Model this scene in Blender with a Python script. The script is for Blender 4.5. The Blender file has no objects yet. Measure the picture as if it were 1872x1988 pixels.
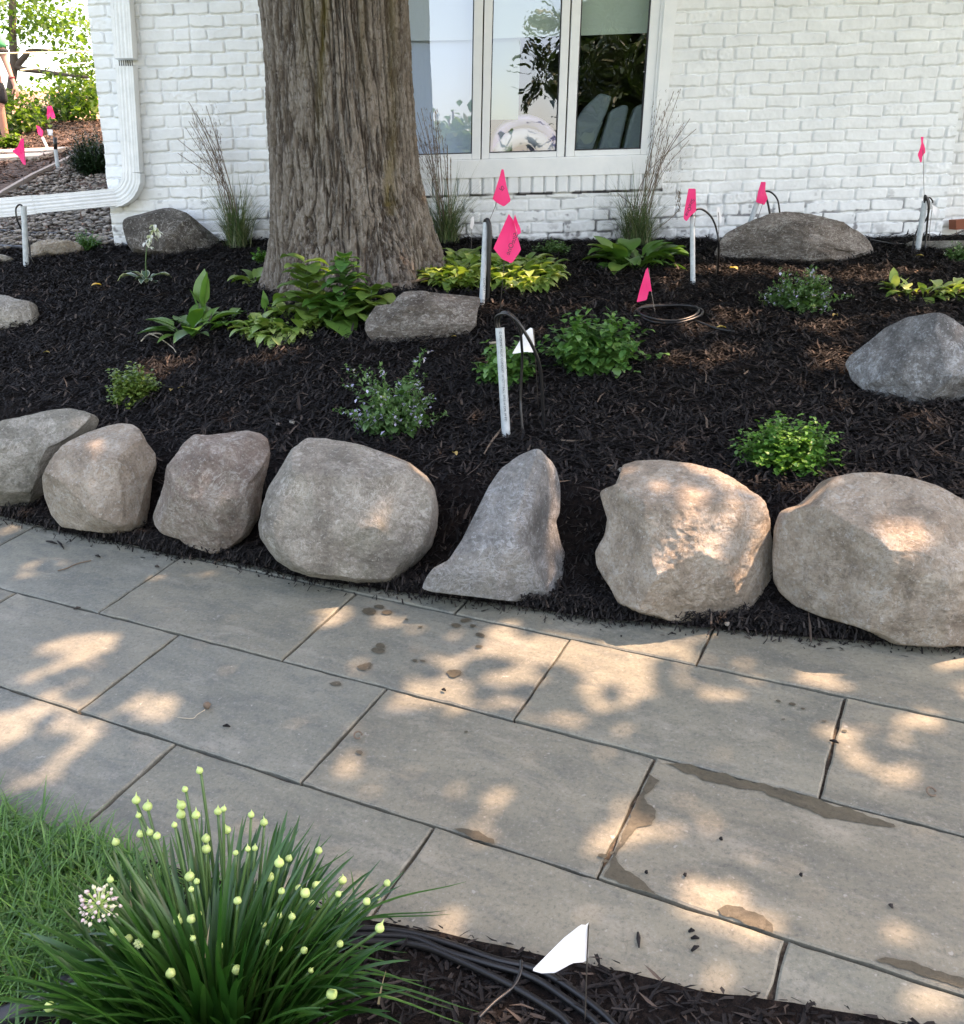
import bpy, math, random
import numpy as np
from mathutils import Vector, noise as mnoise
R = math.radians
sc = bpy.context.scene
# ---------------------------------------------------------------- camera, sky, sun, exposure
PITCH = R(17.8); F = 1872.0; CZ = 1.5
cam = bpy.data.objects.new('camera', bpy.data.cameras.new('camera'))
sc.collection.objects.link(cam); sc.camera = cam
cam.location = (0, 0, CZ); cam.rotation_euler = (R(90) - PITCH, 0, 0)
cam.data.sensor_fit = 'HORIZONTAL'; cam.data.sensor_width = 36.0; cam.data.lens = 36.0
cam.data.clip_start = 0.02; cam.data.clip_end = 2000
SUN_EL, SUN_AZ = R(62), R(10)
SUN = np.array([math.cos(SUN_EL)*math.cos(SUN_AZ), math.cos(SUN_EL)*math.sin(SUN_AZ), math.sin(SUN_EL)])
wd = bpy.data.worlds.new('World'); sc.world = wd; wd.use_nodes = True
nt = wd.node_tree; nt.nodes.clear()
sky = nt.nodes.new('ShaderNodeTexSky'); sky.sky_type = 'NISHITA'; sky.sun_disc = False
sky.sun_elevation = SUN_EL; sky.sun_rotation = R(90) - SUN_AZ
sky.air_density = 1.0; sky.dust_density = 2.6; sky.ozone_density = 1.0
bg = nt.nodes.new('ShaderNodeBackground'); bg.inputs[1].default_value = 0.15
wo = nt.nodes.new('ShaderNodeOutputWorld')
tint = nt.nodes.new('ShaderNodeMix'); tint.data_type = 'RGBA'; tint.blend_type = 'MULTIPLY'; tint.inputs[0].default_value = 1.0; tint.inputs[7].default_value = (1.26, 1.03, .84, 1)   # hazy summer sky, less blue
nt.links.new(sky.outputs[0], tint.inputs[6]); nt.links.new(tint.outputs[2], bg.inputs[0]); nt.links.new(bg.outputs[0], wo.inputs[0])
sl = bpy.data.lights.new('sun', 'SUN'); sl.energy = 2.7; sl.angle = R(0.55); sl.color = (1.0, 0.66, 0.44)
so = bpy.data.objects.new('sun', sl); sc.collection.objects.link(so)
so.rotation_euler = Vector(SUN).to_track_quat('Z', 'Y').to_euler()
sc.view_settings.view_transform = 'Standard'; sc.view_settings.look = 'None'
sc.view_settings.gamma = 1.0; sc.view_settings.exposure = 2.78

rng = np.random.default_rng(7); random.seed(7)
# ---------------------------------------------------------------- pixel helpers (measured on a 1872 x 1988 view of the photo)
cP, sP = math.cos(PITCH), math.sin(PITCH)
def ray(px, py):
    x = px - 936.0; y = py - 994.0
    return np.array([x, F*cP - y*sP, -(y*cP + F*sP)])
CAM = np.array([0, 0, CZ])
def at(px, py, Y):
    d = ray(px, py); return CAM + d*(Y/d[1])
PN = np.array([.0699, .1504, -.9862]); PN /= np.linalg.norm(PN)
def onpath(px, py, up=0.0):
    d = ray(px, py); return CAM + d*((1.45 - up)/(PN @ d))
A_AX = ray(-3000, 370); A_AX = -A_AX/np.linalg.norm(A_AX); A_AX -= PN*(A_AX@PN); A_AX /= np.linalg.norm(A_AX)
B_AX = np.cross(PN, -A_AX); B_AX /= np.linalg.norm(B_AX)
PO = onpath(1270, 1468)
def pab(a, b, up=0.0): return PO + A_AX*a + B_AX*b - PN*up
def pathz(x, y):
    x = np.clip(x, -6, 5); y = np.clip(y, -2.0, 9)
    return CZ - (1.45 - PN[0]*x - PN[1]*y)/(-PN[2])
def curve_world(pts):
    w = np.array([onpath(*p) for p in pts]); return w[:, 0], w[:, 1]
UPX, UPY = curve_world([(-900, 850), (-400, 930), (0, 1003), (100, 1030), (180, 1047), (260, 1062), (345, 1083), (430, 1090), (500, 1103), (600, 1128), (700, 1142), (800, 1155), (900, 1168), (1000, 1180), (1160, 1205), (1250, 1212), (1380, 1223), (1600, 1244), (1750, 1252), (1872, 1262), (2300, 1300)])
LOX, LOY = curve_world([(-600, 1330), (0, 1591), (47, 1608), (117, 1636), (187, 1652), (234, 1669), (305, 1688), (450, 1730), (633, 1783), (815, 1818), (1000, 1858), (1188, 1898), (1363, 1939), (1597, 1976), (2000, 2060), (2600, 2250)])
def upedge(x): return np.interp(x, UPX, UPY)
def loedge(x): return np.interp(x, LOX, LOY)
# ---------------------------------------------------------------- numpy noise
def _h(ix, iy, iz, s):
    n = (ix*374761393 + iy*668265263 + iz*2147483647 + s*974634777).astype(np.int64) & 0xffffffff
    n = ((n ^ (n >> 13))*1274126177) & 0xffffffff
    n = ((n ^ (n >> 16))*2246822519) & 0xffffffff
    return ((n ^ (n >> 15)) & 0xffffff)/float(0xffffff)
def vnoise(x, y, z=0.0, s=0):
    x, y, z = np.broadcast_arrays(np.asarray(x, float), np.asarray(y, float), np.asarray(z, float))
    ix, iy, iz = np.floor(x).astype(np.int64), np.floor(y).astype(np.int64), np.floor(z).astype(np.int64)
    fx, fy, fz = x-ix, y-iy, z-iz
    fx, fy, fz = [f*f*f*(f*(f*6-15)+10) for f in (fx, fy, fz)]
    r = 0
    for dx in (0, 1):
        for dy in (0, 1):
            for dz in (0, 1):
                r = r + _h(ix+dx, iy+dy, iz+dz, s)*(fx if dx else 1-fx)*(fy if dy else 1-fy)*(fz if dz else 1-fz)
    return r*2-1
def fbm(x, y, z=0.0, o=4, s=0):
    r = 0; a = 1; t = 0
    for i in range(o):
        r = r + a*vnoise(x*2**i, y*2**i, np.asarray(z)*2**i, s+i*17); t += a; a *= .5
    return r/t
def sstep(a, b, x):
    t = np.clip((x-a)/(b-a), 0, 1); return t*t*(3-2*t)
# ---------------------------------------------------------------- ground height: thin plate through control points
_cp = [(990, 850, 3.15), (0, 790, 3.85), (300, 820, 3.6), (700, 850, 3.3), (1300, 890, 2.95), (1500, 930, 2.75), (1872, 960, 2.6),
       (700, 560, 4.55), (230, 482, 5.9), (520, 466, 5.9), (1000, 469, 5.9), (1500, 466, 5.9), (1835, 462, 5.9), (0, 500, 5.6),
       (0, 400, 7.3), (180, 340, 8.3), (60, 290, 11.5), (0, 295, 12), (100, 238, 16), (200, 238, 15.5), (-60, 250, 16), (205, 285, 11.5)]
_c = np.array([at(*p) for p in _cp])
_c = np.vstack([_c, [[-6, 4.5, 1.0], [-7, 8, 1.55], [4.5, 5.9, 1.33], [4.5, 2.6, .78], [3, 9, 1.6], [3, 15, 2.2]]])
def _U(r2): return np.where(r2 > 1e-12, r2*np.log(np.maximum(r2, 1e-12)), 0)
_n = len(_c)
_K = _U((_c[:, None, 0]-_c[None, :, 0])**2 + (_c[:, None, 1]-_c[None, :, 1])**2) + np.eye(_n)*.6
_P = np.c_[np.ones(_n), _c[:, :2]]
_w = np.linalg.solve(np.block([[_K, _P], [_P.T, np.zeros((3, 3))]]), np.r_[_c[:, 2], 0, 0, 0])
def fitz(x, y):
    x = np.clip(x, -8, 4.5); yy = np.clip(y, 2.0, 16)
    r = _w[_n] + _w[_n+1]*x + _w[_n+2]*yy
    for i in range(_n): r = r + _w[i]*_U((x-_c[i, 0])**2 + (yy-_c[i, 1])**2)
    return r
def groundz(x, y):
    x = np.asarray(x, float); y = np.asarray(y, float)
    pz = pathz(x, y)
    e = y - upedge(x)
    t = sstep(0.0, .42, e)
    fz = fitz(x, y)
    far = sstep(16.2, 26, y); fz = fz*(1-far) + far*0.2
    z = np.where(e > -.02, (pathz(x, upedge(x)) + .012)*(1-t) + fz*t, pz - .04)
    lo = loedge(x) - y
    z = np.where(lo > -.01, pz + .006 + .02*sstep(0, .25, lo), z)
    return z
def gpt(px, py, off=0.0):
    d = ray(px, py)
    Y = np.linspace(.8, 30, 6000); ts = Y/d[1]
    zs = CZ + d[2]*ts; g = groundz(d[0]*ts, Y) + off
    k = int(np.argmax(zs < g))
    if zs[k] >= g[k]: k = len(Y)-1
    return np.array([d[0]*ts[k], Y[k], g[k]])
# ---------------------------------------------------------------- materials
def mat(name, col=(.5, .5, .5), rough=.6, **k):
    m = bpy.data.materials.new(name); m.use_nodes = True; b = m.node_tree.nodes['Principled BSDF']
    b.inputs['Base Color'].default_value = (*col, 1); b.inputs['Roughness'].default_value = rough
    if 'spec' in k: b.inputs['Specular IOR Level'].default_value = k['spec']
    if 'metal' in k: b.inputs['Metallic'].default_value = k['metal']
    return m
class N:
    def __init__(s, m): s.m = m; s.t = m.node_tree; s.b = s.t.nodes['Principled BSDF']
    def node(s, ty, **k):
        n = s.t.nodes.new(ty)
        for a, v in k.items():
            if a.startswith('i_'):
                key = a[2:]; key = int(key) if key.isdigit() else key.replace('_', ' ')
                n.inputs[key].default_value = v
            else: setattr(n, a, v)
        return n
    def link(s, a, b): s.t.links.new(a, b)
    def coord(s, scale=(1, 1, 1), kind='Object', rot=(0, 0, 0)):
        c = s.node('ShaderNodeTexCoord'); mp = s.node('ShaderNodeMapping'); mp.inputs['Scale'].default_value = scale; mp.inputs['Rotation'].default_value = rot
        s.link(c.outputs[kind], mp.inputs[0]); return mp.outputs[0]
    def noise(s, v, scale, detail=4, rough=.55, dist=0.0, out='Fac'):
        n = s.node('ShaderNodeTexNoise'); n.inputs['Scale'].default_value = scale; n.inputs['Detail'].default_value = detail
        n.inputs['Roughness'].default_value = rough; n.inputs['Distortion'].default_value = dist
        s.link(v, n.inputs['Vector']); return n.outputs[out]
    def ramp(s, f, stops, interp='LINEAR'):
        r = s.node('ShaderNodeValToRGB'); r.color_ramp.interpolation = interp
        el = r.color_ramp.elements
        while len(el) < len(stops): el.new(.5)
        for e, (p, c) in zip(el, stops):
            e.position = p; e.color = (*c, 1) if len(c) == 3 else c
        s.link(f, r.inputs[0]); return r.outputs[0]
    def mix(s, f, a, b, mode='MIX'):
        n = s.node('ShaderNodeMix', data_type='RGBA', blend_type=mode)
        for v, i in ((f, 0), (a, 6), (b, 7)):
            if hasattr(v, 'links') or hasattr(v, 'is_output'): s.link(v, n.inputs[i])
            else: n.inputs[i].default_value = v if i == 0 else (*v, 1)
        return n.outputs[2]
    def math(s, op, a, b=0.0):
        n = s.node('ShaderNodeMath', operation=op)
        for v, i in ((a, 0), (b, 1)):
            if hasattr(v, 'is_output'): s.link(v, n.inputs[i])
            else: n.inputs[i].default_value = v
        return n.outputs[0]
    def bump(s, h, strength=.4, dist=.01, prev=None):
        n = s.node('ShaderNodeBump'); n.inputs['Strength'].default_value = strength; n.inputs['Distance'].default_value = dist
        s.link(h, n.inputs['Height'])
        if prev: s.link(prev, n.inputs['Normal'])
        s.link(n.outputs[0], s.b.inputs['Normal']); return n.outputs[0]
    def color(s, c): s.link(c, s.b.inputs['Base Color'])
def leafmat(name, stops, rough=.42, trans=.22, spec=.5):
    m = mat(name, rough=rough); n = N(m)
    g = n.node('ShaderNodeNewGeometry')
    c = n.ramp(g.outputs['Random Per Island'], [(i/(len(stops)-1) if len(stops) > 1 else 0, s) for i, s in enumerate(stops)])
    v = n.coord(); f = n.noise(v, 60, 2)
    c2 = n.mix(n.math('MULTIPLY', f, .5), c, (stops[0][0]*.5, stops[0][1]*.55, stops[0][2]*.5))
    n.color(c2); n.b.inputs['Specular IOR Level'].default_value = spec
    tr = n.node('ShaderNodeBsdfTranslucent'); n.link(n.mix(1.0, c, (1.3, 1.5, .5), 'MULTIPLY'), tr.inputs[0])
    ms = n.node('ShaderNodeMixShader'); ms.inputs[0].default_value = trans
    out = n.t.nodes['Material Output']
    n.link(n.b.outputs[0], ms.inputs[1]); n.link(tr.outputs[0], ms.inputs[2]); n.link(ms.outputs[0], out.inputs[0])
    return m
# ---------------------------------------------------------------- mesh helpers
def obj(name, V, Fc, m=None, parent=None, smooth=False):
    me = bpy.data.meshes.new(name)
    if isinstance(Fc, np.ndarray) and Fc.ndim == 2:
        V = np.asarray(V, np.float32); k = Fc.shape[1]
        me.vertices.add(len(V)); me.vertices.foreach_set('co', V.ravel())
        me.loops.add(Fc.size); me.loops.foreach_set('vertex_index', Fc.astype(np.int32).ravel())
        me.polygons.add(len(Fc)); me.polygons.foreach_set('loop_start', np.arange(0, Fc.size, k, dtype=np.int32))
        me.polygons.foreach_set('loop_total', np.full(len(Fc), k, np.int32))
        me.update(calc_edges=True); me.validate()
    else:
        me.from_pydata([tuple(map(float, v)) for v in V], [], [tuple(int(i) for i in f) for f in Fc]); me.update()
    if smooth: me.polygons.foreach_set('use_smooth', np.ones(len(me.polygons), bool))
    if m:
        for q in (m if isinstance(m, (list, tuple)) else [m]): me.materials.append(q)
    o = bpy.data.objects.new(name, me); sc.collection.objects.link(o)
    if parent: o.parent = parent; o.matrix_parent_inverse = parent.matrix_world.inverted() if False else Mat_inv(parent)
    return o
from mathutils import Matrix
def Mat_inv(p):
    return Matrix.Translation(-Vector(p.location))
def tag(o, label, cat, group=None):
    o['label'] = label; o['category'] = cat
    if group: o['group'] = group
    return o
def struct(o, kind='structure', label=None, cat=None):
    o['kind'] = kind
    if label: o['label'] = label
    if cat: o['category'] = cat
    return o
def thing(name, label, cat, loc=(0, 0, 0), group=None):
    o = bpy.data.objects.new(name, None); sc.collection.objects.link(o); o.location = Vector([float(v) for v in loc]); o.empty_display_size = .1
    return tag(o, label, cat, group)
class MB:
    def __init__(s): s.V = []; s.F = []
    def add(s, V, Fc):
        o = len(s.V); s.V += [tuple(map(float, v)) for v in V]; s.F += [tuple(int(i)+o for i in f) for f in Fc]; return s
    def prism(s, top, bot):
        n = len(top); s.add(list(top)+list(bot), [tuple(range(n)), tuple(range(2*n-1, n-1, -1))] + [(i, n+i, n+(i+1) % n, (i+1) % n) for i in range(n)]); return s
    def box(s, lo, hi):
        x0, y0, z0 = lo; x1, y1, z1 = hi
        return s.prism([(x0, y0, z0), (x1, y0, z0), (x1, y0, z1), (x0, y0, z1)], [(x0, y1, z0), (x1, y1, z0), (x1, y1, z1), (x0, y1, z1)])
    def wallq(s, q, y0, y1):
        a = [at(p[0], p[1], y0) for p in q]; b = [(v[0], y1, v[2]) for v in a]; return s.prism(a, b)
    def tube(s, pts, r, seg=8, cap=True):
        P = np.asarray(pts, float); n = len(P); rr = np.full(n, r) if np.isscalar(r) else np.asarray(r, float)
        T = np.gradient(P, axis=0); T /= np.linalg.norm(T, axis=1)[:, None]+1e-12
        u = np.cross(T[0], [0, 0, 1.0]);
        if np.linalg.norm(u) < .1: u = np.cross(T[0], [1.0, 0, 0])
        u /= np.linalg.norm(u); V = []
        for i in range(n):
            u = u - T[i]*(u@T[i]); u /= np.linalg.norm(u)+1e-12; w = np.cross(T[i], u)
            for k in range(seg):
                a = 2*math.pi*k/seg; V.append(P[i] + rr[i]*(u*math.cos(a)+w*math.sin(a)))
        Fc = [(i*seg+k, i*seg+(k+1) % seg, (i+1)*seg+(k+1) % seg, (i+1)*seg+k) for i in range(n-1) for k in range(seg)]
        if cap: Fc += [tuple(range(seg-1, -1, -1)), tuple((n-1)*seg+k for k in range(seg))]
        s.add(V, Fc); return s
    def build(s, name, m=None, parent=None, smooth=False): return obj(name, s.V, s.F, m, parent, smooth)
def spline(pts, n=40):
    P = np.asarray(pts, float)
    if len(P) < 3: return np.array([P[0]+(P[-1]-P[0])*t for t in np.linspace(0, 1, n)])
    Q = np.vstack([2*P[0]-P[1], P, 2*P[-1]-P[-2]]); out = []
    seg = len(P)-1
    for t in np.linspace(0, seg-1e-6, n):
        i = int(t); f = t-i; a, b, c, d = Q[i:i+4]
        out.append(.5*((2*b)+(-a+c)*f+(2*a-5*b+4*c-d)*f*f+(-a+3*b-3*c+d)*f**3))
    return np.array(out)
PROF = {
 'ovate': lambda t: np.interp(t, [0, .12, .3, .5, .7, .88, 1], [.06, .55, .95, 1, .8, .4, .02]),
 'hosta': lambda t: np.interp(t, [0, .28, .34, .45, .6, .78, .92, 1], [.12, .12, .35, .9, 1, .75, .3, .02]),
 'strap': lambda t: np.interp(t, [0, .1, .6, .9, 1], [.8, 1, .9, .5, .05]),
 'blade': lambda t: np.interp(t, [0, .3, 1], [1, .85, .03]),
 'round': lambda t: np.interp(t, [0, .2, .5, .8, 1], [.2, .85, 1, .85, .3]),
}
def ribbons(base, az, L, e0, bend, wid, prof='blade', seg=5, fold=.25, side=0.0, wave=0.0):
    """n curved leaves; returns V, F"""
    n = len(az); base = np.asarray(base, float).reshape(-1, 3)
    L, e0, bend, wid, side = [np.broadcast_to(np.asarray(q, float), (n,)) for q in (L, e0, bend, wid, side)]
    t = np.linspace(0, 1, seg+1)
    el = e0[:, None] - bend[:, None]*t[None]; a = az[:, None] + side[:, None]*t[None]
    d = np.stack([np.cos(el)*np.cos(a), np.cos(el)*np.sin(a), np.sin(el)], -1)
    step = (L/seg)[:, None, None]
    mid = base[:, None] + np.concatenate([np.zeros((n, 1, 3)), np.cumsum((d[:, 1:]+d[:, :-1])/2*step, 1)], 1)
    s = np.stack([-np.sin(a), np.cos(a), np.zeros_like(a)], -1)
    up = np.cross(d, s)
    up = -up*np.sign(up[..., 2:3]+1e-9)*-1
    w = PROF[prof](t)[None, :, None]*(wid/2)[:, None, None]
    fo = fold*w
    if wave: fo = fo + wave*w*np.sin(t*9+az[:, None]*7)[..., None]
    V = np.stack([mid - s*w + up*fo, mid, mid + s*w + up*fo], 2).reshape(-1, 3)
    k = (seg+1)*3
    f = []
    for i in range(seg):
        r0 = i*3; r1 = r0+3; f += [(r0, r0+1, r1+1, r1), (r0+1, r0+2, r1+2, r1+1)]
    f = np.array(f); Fc = (np.arange(n)[:, None, None]*k + f[None]).reshape(-1, 4)
    return V, Fc
def join(parts):
    V = []; Fc = []; o = 0
    for v, f in parts: V.append(v); Fc.append(f+o); o += len(v)
    return np.vstack(V), np.vstack(Fc)
def ico(sub=1):
    import bmesh
    bm = bmesh.new(); bmesh.ops.create_icosphere(bm, subdivisions=sub, radius=1)
    V = np.array([v.co[:] for v in bm.verts]); Fc = np.array([[v.index for v in f.verts] for f in bm.faces]); bm.free(); return V, Fc
def scatter_blobs(P, S, sub=2, jit=.25, seed=0):
    """P n x3 centres, S n x3 radii; random yaw and lumpiness"""
    r = np.random.default_rng(seed); T, Fc = ico(sub); n = len(P); a = r.uniform(0, 6.28, n)
    q = T[None]*(1+jit*vnoise(T[None, :, 0]*1.6+np.arange(n)[:, None]*7.3, T[None, :, 1]*1.6, T[None, :, 2]*1.6)[..., None])*S[:, None]
    x = q[..., 0]*np.cos(a)[:, None]-q[..., 1]*np.sin(a)[:, None]; y = q[..., 0]*np.sin(a)[:, None]+q[..., 1]*np.cos(a)[:, None]
    V = np.stack([x, y, q[..., 2]], -1)+P[:, None]
    return V.reshape(-1, 3), (np.arange(n)[:, None, None]*len(T)+Fc[None]).reshape(-1, 3)
def grid(xs, ys, zf):
    X, Y = np.meshgrid(xs, ys); Z = zf(X, Y); nx = len(xs); ny = len(ys)
    V = np.stack([X, Y, Z], -1).reshape(-1, 3)
    i = (np.arange(ny-1)[:, None]*nx+np.arange(nx-1)[None]).reshape(-1)
    return V, np.stack([i, i+1, i+nx+1, i+nx], 1)
# ================================================================ MATERIALS
M = {}
def m_mulch(name, a, b, c):
    m = mat(name, rough=.85, spec=.25); n = N(m); g = n.node('ShaderNodeNewGeometry')
    col = n.ramp(g.outputs['Random Per Island'], [(0, a), (.72, b), (.93, c), (1, (c[0]*2, c[1]*1.8, c[2]*1.6))])
    v = n.coord(); n.color(n.mix(n.math('MULTIPLY', n.noise(v, 90, 3), .6), col, a)); n.bump(n.noise(v, 300, 3), .5, .003); return m
M['chip'] = m_mulch('bark_mulch', (.0055, .005, .0055), (.0145, .0128, .0132), (.050, .043, .039))
M['chip_mid'] = m_mulch('faded_mulch', (.022, .017, .015), (.045, .034, .028), (.11, .085, .065))
M['chip_brown'] = m_mulch('brown_mulch', (.05, .03, .02), (.10, .06, .04), (.16, .10, .07))
m = mat('mulch_soil', rough=.95, spec=.1); n = N(m); v = n.coord()
n.color(n.ramp(n.noise(v, 45, 6), [(.35, (.003, .0025, .0025)), (.65, (.014, .011, .010))])); n.bump(n.noise(v, 70, 5), 1, .02); M['soil'] = m
# bluestone paving
m = mat('bluestone', rough=.62, spec=.35); n = N(m); g = n.node('ShaderNodeNewGeometry'); rnd = g.outputs['Random Per Island']
ang = math.atan2(A_AX[1], A_AX[0])
cc = n.node('ShaderNodeTexCoord')
addv = n.node('ShaderNodeVectorMath', operation='ADD'); n.link(cc.outputs['Object'], addv.inputs[0])
comb = n.node('ShaderNodeCombineXYZ'); n.link(n.math('MULTIPLY', rnd, 37.0), comb.inputs[2]); n.link(comb.outputs[0], addv.inputs[1])
mp = n.node('ShaderNodeMapping', vector_type='TEXTURE'); mp.inputs['Rotation'].default_value = (0, 0, ang); mp.inputs['Scale'].default_value = (2.6, 1, 1)
n.link(addv.outputs[0], mp.inputs[0]); v = mp.outputs[0]
v0 = n.coord()
blot = n.noise(v, 5.0, 8, .62, .6); fine = n.noise(v0, 110, 5, .8); streak = n.noise(v, 20, 8, .78, .5); med = n.noise(v, 11, 9, .75, .2)
base = n.ramp(blot, [(.30, (.112, .114, .098)), (.45, (.150, .149, .124)), (.56, (.170, .167, .137)), (.72, (.21, .203, .163))])
base = n.mix(n.ramp(streak, [(.47, (0, 0, 0)), (.64, (.55, .55, .55))]), base, (.082, .090, .090))
base = n.mix(n.ramp(med, [(.53, (0, 0, 0)), (.68, (.65, .65, .65))]), base, (.25, .24, .205))
tint = n.ramp(rnd, [(0, (.92, .95, .96)), (.3, (1.03, 1.0, .95)), (.6, (.94, .97, .95)), (1, (1.10, 1.04, .96))])
base = n.mix(1.0, base, tint, 'MULTIPLY')
base = n.mix(n.ramp(fine, [(.36, (.45, .45, .45)), (.47, (0, 0, 0)), (1, (0, 0, 0))]), base, (.05, .05, .05))
base = n.mix(n.ramp(fine, [(.55, (0, 0, 0)), (.68, (.5, .5, .5))]), base, (.27, .265, .24))
base = n.mix(n.ramp(n.noise(v0, 75, 2, .4), [(.72, (0, 0, 0)), (.78, (.6, .6, .6))]), base, (.30, .295, .27))
n.color(base)
n.bump(fine, .35, .0025, n.bump(n.noise(v0, 12, 8, .65), .6, .007))
M['stone'] = m
m = mat('joint_sand', rough=.95); n = N(m); v = n.coord(); n.color(n.ramp(n.noise(v, 90, 5), [(.3, (.025, .02, .016)), (.6, (.11, .09, .07)), (.75, (.2, .18, .15))])); n.bump(n.noise(v, 200, 3), 1, .004); M['joint'] = m
m = M['stone'].copy(); m.name = 'wet_stone'; t_ = m.node_tree; b_ = t_.nodes['Principled BSDF']; src = b_.inputs['Base Color'].links[0].from_socket
mm = t_.nodes.new('ShaderNodeMix'); mm.data_type = 'RGBA'; mm.blend_type = 'MULTIPLY'; mm.inputs[0].default_value = 1; mm.inputs[7].default_value = (.47, .42, .37, 1)
t_.links.new(src, mm.inputs[6]); t_.links.new(mm.outputs[2], b_.inputs['Base Color']); b_.inputs['Roughness'].default_value = .42; M['wet'] = m
# brick paint
m = mat('white_paint_brick', rough=.55, spec=.4); n = N(m); v = n.coord()
c = n.ramp(n.noise(v, 6, 8, .65), [(.3, (.68, .70, .71)), (.6, (.79, .81, .82))])
c = n.mix(n.ramp(n.noise(v, 55, 6, .7), [(.58, (0, 0, 0)), (.80, (.28, .28, .28))]), c, (.46, .46, .44))
at_ = n.node('ShaderNodeAttribute', attribute_name='dirt_tone'); c = n.mix(at_.outputs['Fac'], c, (.045, .042, .05))
n.color(c); n.bump(n.noise(v, 130, 6, .65), .22, .003); M['brick'] = m
m = mat('white_trim', rough=.4, spec=.5); n = N(m); v = n.coord(); n.color(n.ramp(n.noise(v, 9, 6, .7), [(.35, (.73, .75, .76)), (.7, (.80, .81, .81))])); n.bump(n.noise(v, 30, 4), .08, .002); M['trim'] = m
m = mat('gutter_white', rough=.35, spec=.5); n = N(m); v = n.coord(); n.color(n.ramp(n.noise(v, 14, 6, .7), [(.35, (.66, .69, .70)), (.65, (.78, .80, .81))])); M['gutter'] = m
M['gap'] = mat('dark_gap', (.03, .03, .035), .7)
# granite and boulder kinds
def m_rock(name, a, b, c, fl=(.55, .53, .49), fleck=.5, scale=1.0, bands=0.0, lichen=.0):
    m = mat(name, rough=.8, spec=.25); n = N(m); v = n.coord((1, 1, 1+bands))
    base = n.ramp(n.noise(v, 5*scale, 9, .75, .3), [(.36, a), (.49, b), (.61, c)])
    sp = n.noise(v, 120*scale, 3, .6); base = n.mix(n.ramp(sp, [(.38, (.35, .35, .35)), (.5, (0, 0, 0))]), base, tuple(x*.5 for x in a))
    f1 = n.noise(v, 38*scale, 8, .82, .25); f2 = n.noise(v, 6*scale, 3)
    msk = n.math('MULTIPLY', n.ramp(f1, [(.53, (0, 0, 0)), (.60, (1, 1, 1))]), n.ramp(f2, [(.36, (.2, .2, .2)), (.56, (fleck, fleck, fleck))]))
    base = n.mix(msk, base, fl)
    if lichen: base = n.mix(n.ramp(n.noise(v, 3.5, 8, .7, .8), [(.5, (0, 0, 0)), (.62, (lichen,)*3)]), base, (.20, .21, .15))
    dk = n.ramp(n.noise(n.coord(), 7*scale, 9, .8, .2), [(.34, (.55, .55, .55)), (.45, (0, 0, 0))]); base = n.mix(dk, base, tuple(x*.45 for x in a))
    base = n.mix(n.ramp(n.noise(n.coord(), 70*scale, 6, .85), [(.56, (0, 0, 0)), (.63, (.8, .8, .8))]), base, fl)
    vn = n.noise(n.coord(), 14*scale, 7, .7, .9); va = n.math('ABSOLUTE', n.math('SUBTRACT', vn, .5)); base = n.mix(n.math('MULTIPLY', n.ramp(va, [(0, (.8, .8, .8)), (.022, (0, 0, 0))]), n.ramp(f2, [(.42, (0, 0, 0)), (.6, (1, 1, 1))])), base, fl)
    n.color(base)
    n.bump(sp, .35, .003, n.bump(n.noise(v, 17*scale, 9, .76, .5), 1.0, .038)); return m
M['r_tan'] = m_rock('tan_granite', (.24, .20, .158), (.37, .315, .25), (.49, .43, .355), fleck=.5)
M['r_grey'] = m_rock('grey_granite', (.18, .165, .143), (.285, .264, .228), (.40, .375, .33), fleck=.75, lichen=.3)
M['r_pink'] = m_rock('brown_pink_granite', (.17, .135, .112), (.26, .212, .18), (.37, .32, .275), fleck=.65, lichen=.3)
M['r_green'] = m_rock('greenish_stone', (.17, .165, .138), (.265, .256, .218), (.37, .355, .31), fleck=.45)
M['r_blue'] = m_rock('blue_grey_granite', (.15, .152, .15), (.24, .24, .235), (.36, .35, .33), fleck=.5, fl=(.5, .52, .55), lichen=.15)
M['r_dark'] = m_rock('dark_stone', (.065, .059, .05), (.10, .089, .076), (.145, .128, .108), fleck=.22)
M['r_slate'] = m_rock('slate_grey_granite', (.115, .115, .115), (.19, .188, .185), (.30, .297, .29), fleck=.85, fl=(.5, .53, .56), scale=1.2)
M['r_band'] = m_rock('banded_gneiss', (.09, .075, .062), (.17, .148, .125), (.28, .25, .22), fleck=.8, bands=2.2)
M['pebble'] = mat('river_pebble'); n = N(M['pebble']); g = n.node('ShaderNodeNewGeometry'); n.color(n.ramp(g.outputs['Random Per Island'], [(0, (.06, .055, .048)), (.4, (.13, .115, .095)), (.75, (.22, .19, .155)), (1, (.32, .29, .25))])); n.b.inputs['Roughness'].default_value = .7
# bark
m = mat('tree_bark', rough=.9, spec=.15); n = N(m); v = n.coord((1, 1, .22)); g = n.node('ShaderNodeAttribute', attribute_name='ridge')
rid = n.ramp(g.outputs['Fac'], [(0, (.055, .043, .034)), (.25, (.125, .102, .081)), (.65, (.18, .154, .126)), (1, (.26, .232, .20))])
c = n.mix(n.ramp(n.noise(v, 60, 8, .8, .5), [(.5, (0, 0, 0)), (.62, (.7, .7, .7))]), rid, (.36, .34, .31))
c = n.mix(n.ramp(n.noise(v, 95, 6, .8), [(.36, (.75, .75, .75)), (.48, (0, 0, 0))]), c, (.05, .04, .032))
v2 = n.coord((1, 1, .12))
mo = n.node('ShaderNodeAttribute', attribute_name='moss'); c = n.mix(n.math('MULTIPLY', mo.outputs['Fac'], n.ramp(n.noise(v, 22, 5), [(.35, (.25, .25, .25)), (.6, (.8, .8, .8))])), c, (.13, .105, .02))
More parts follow.
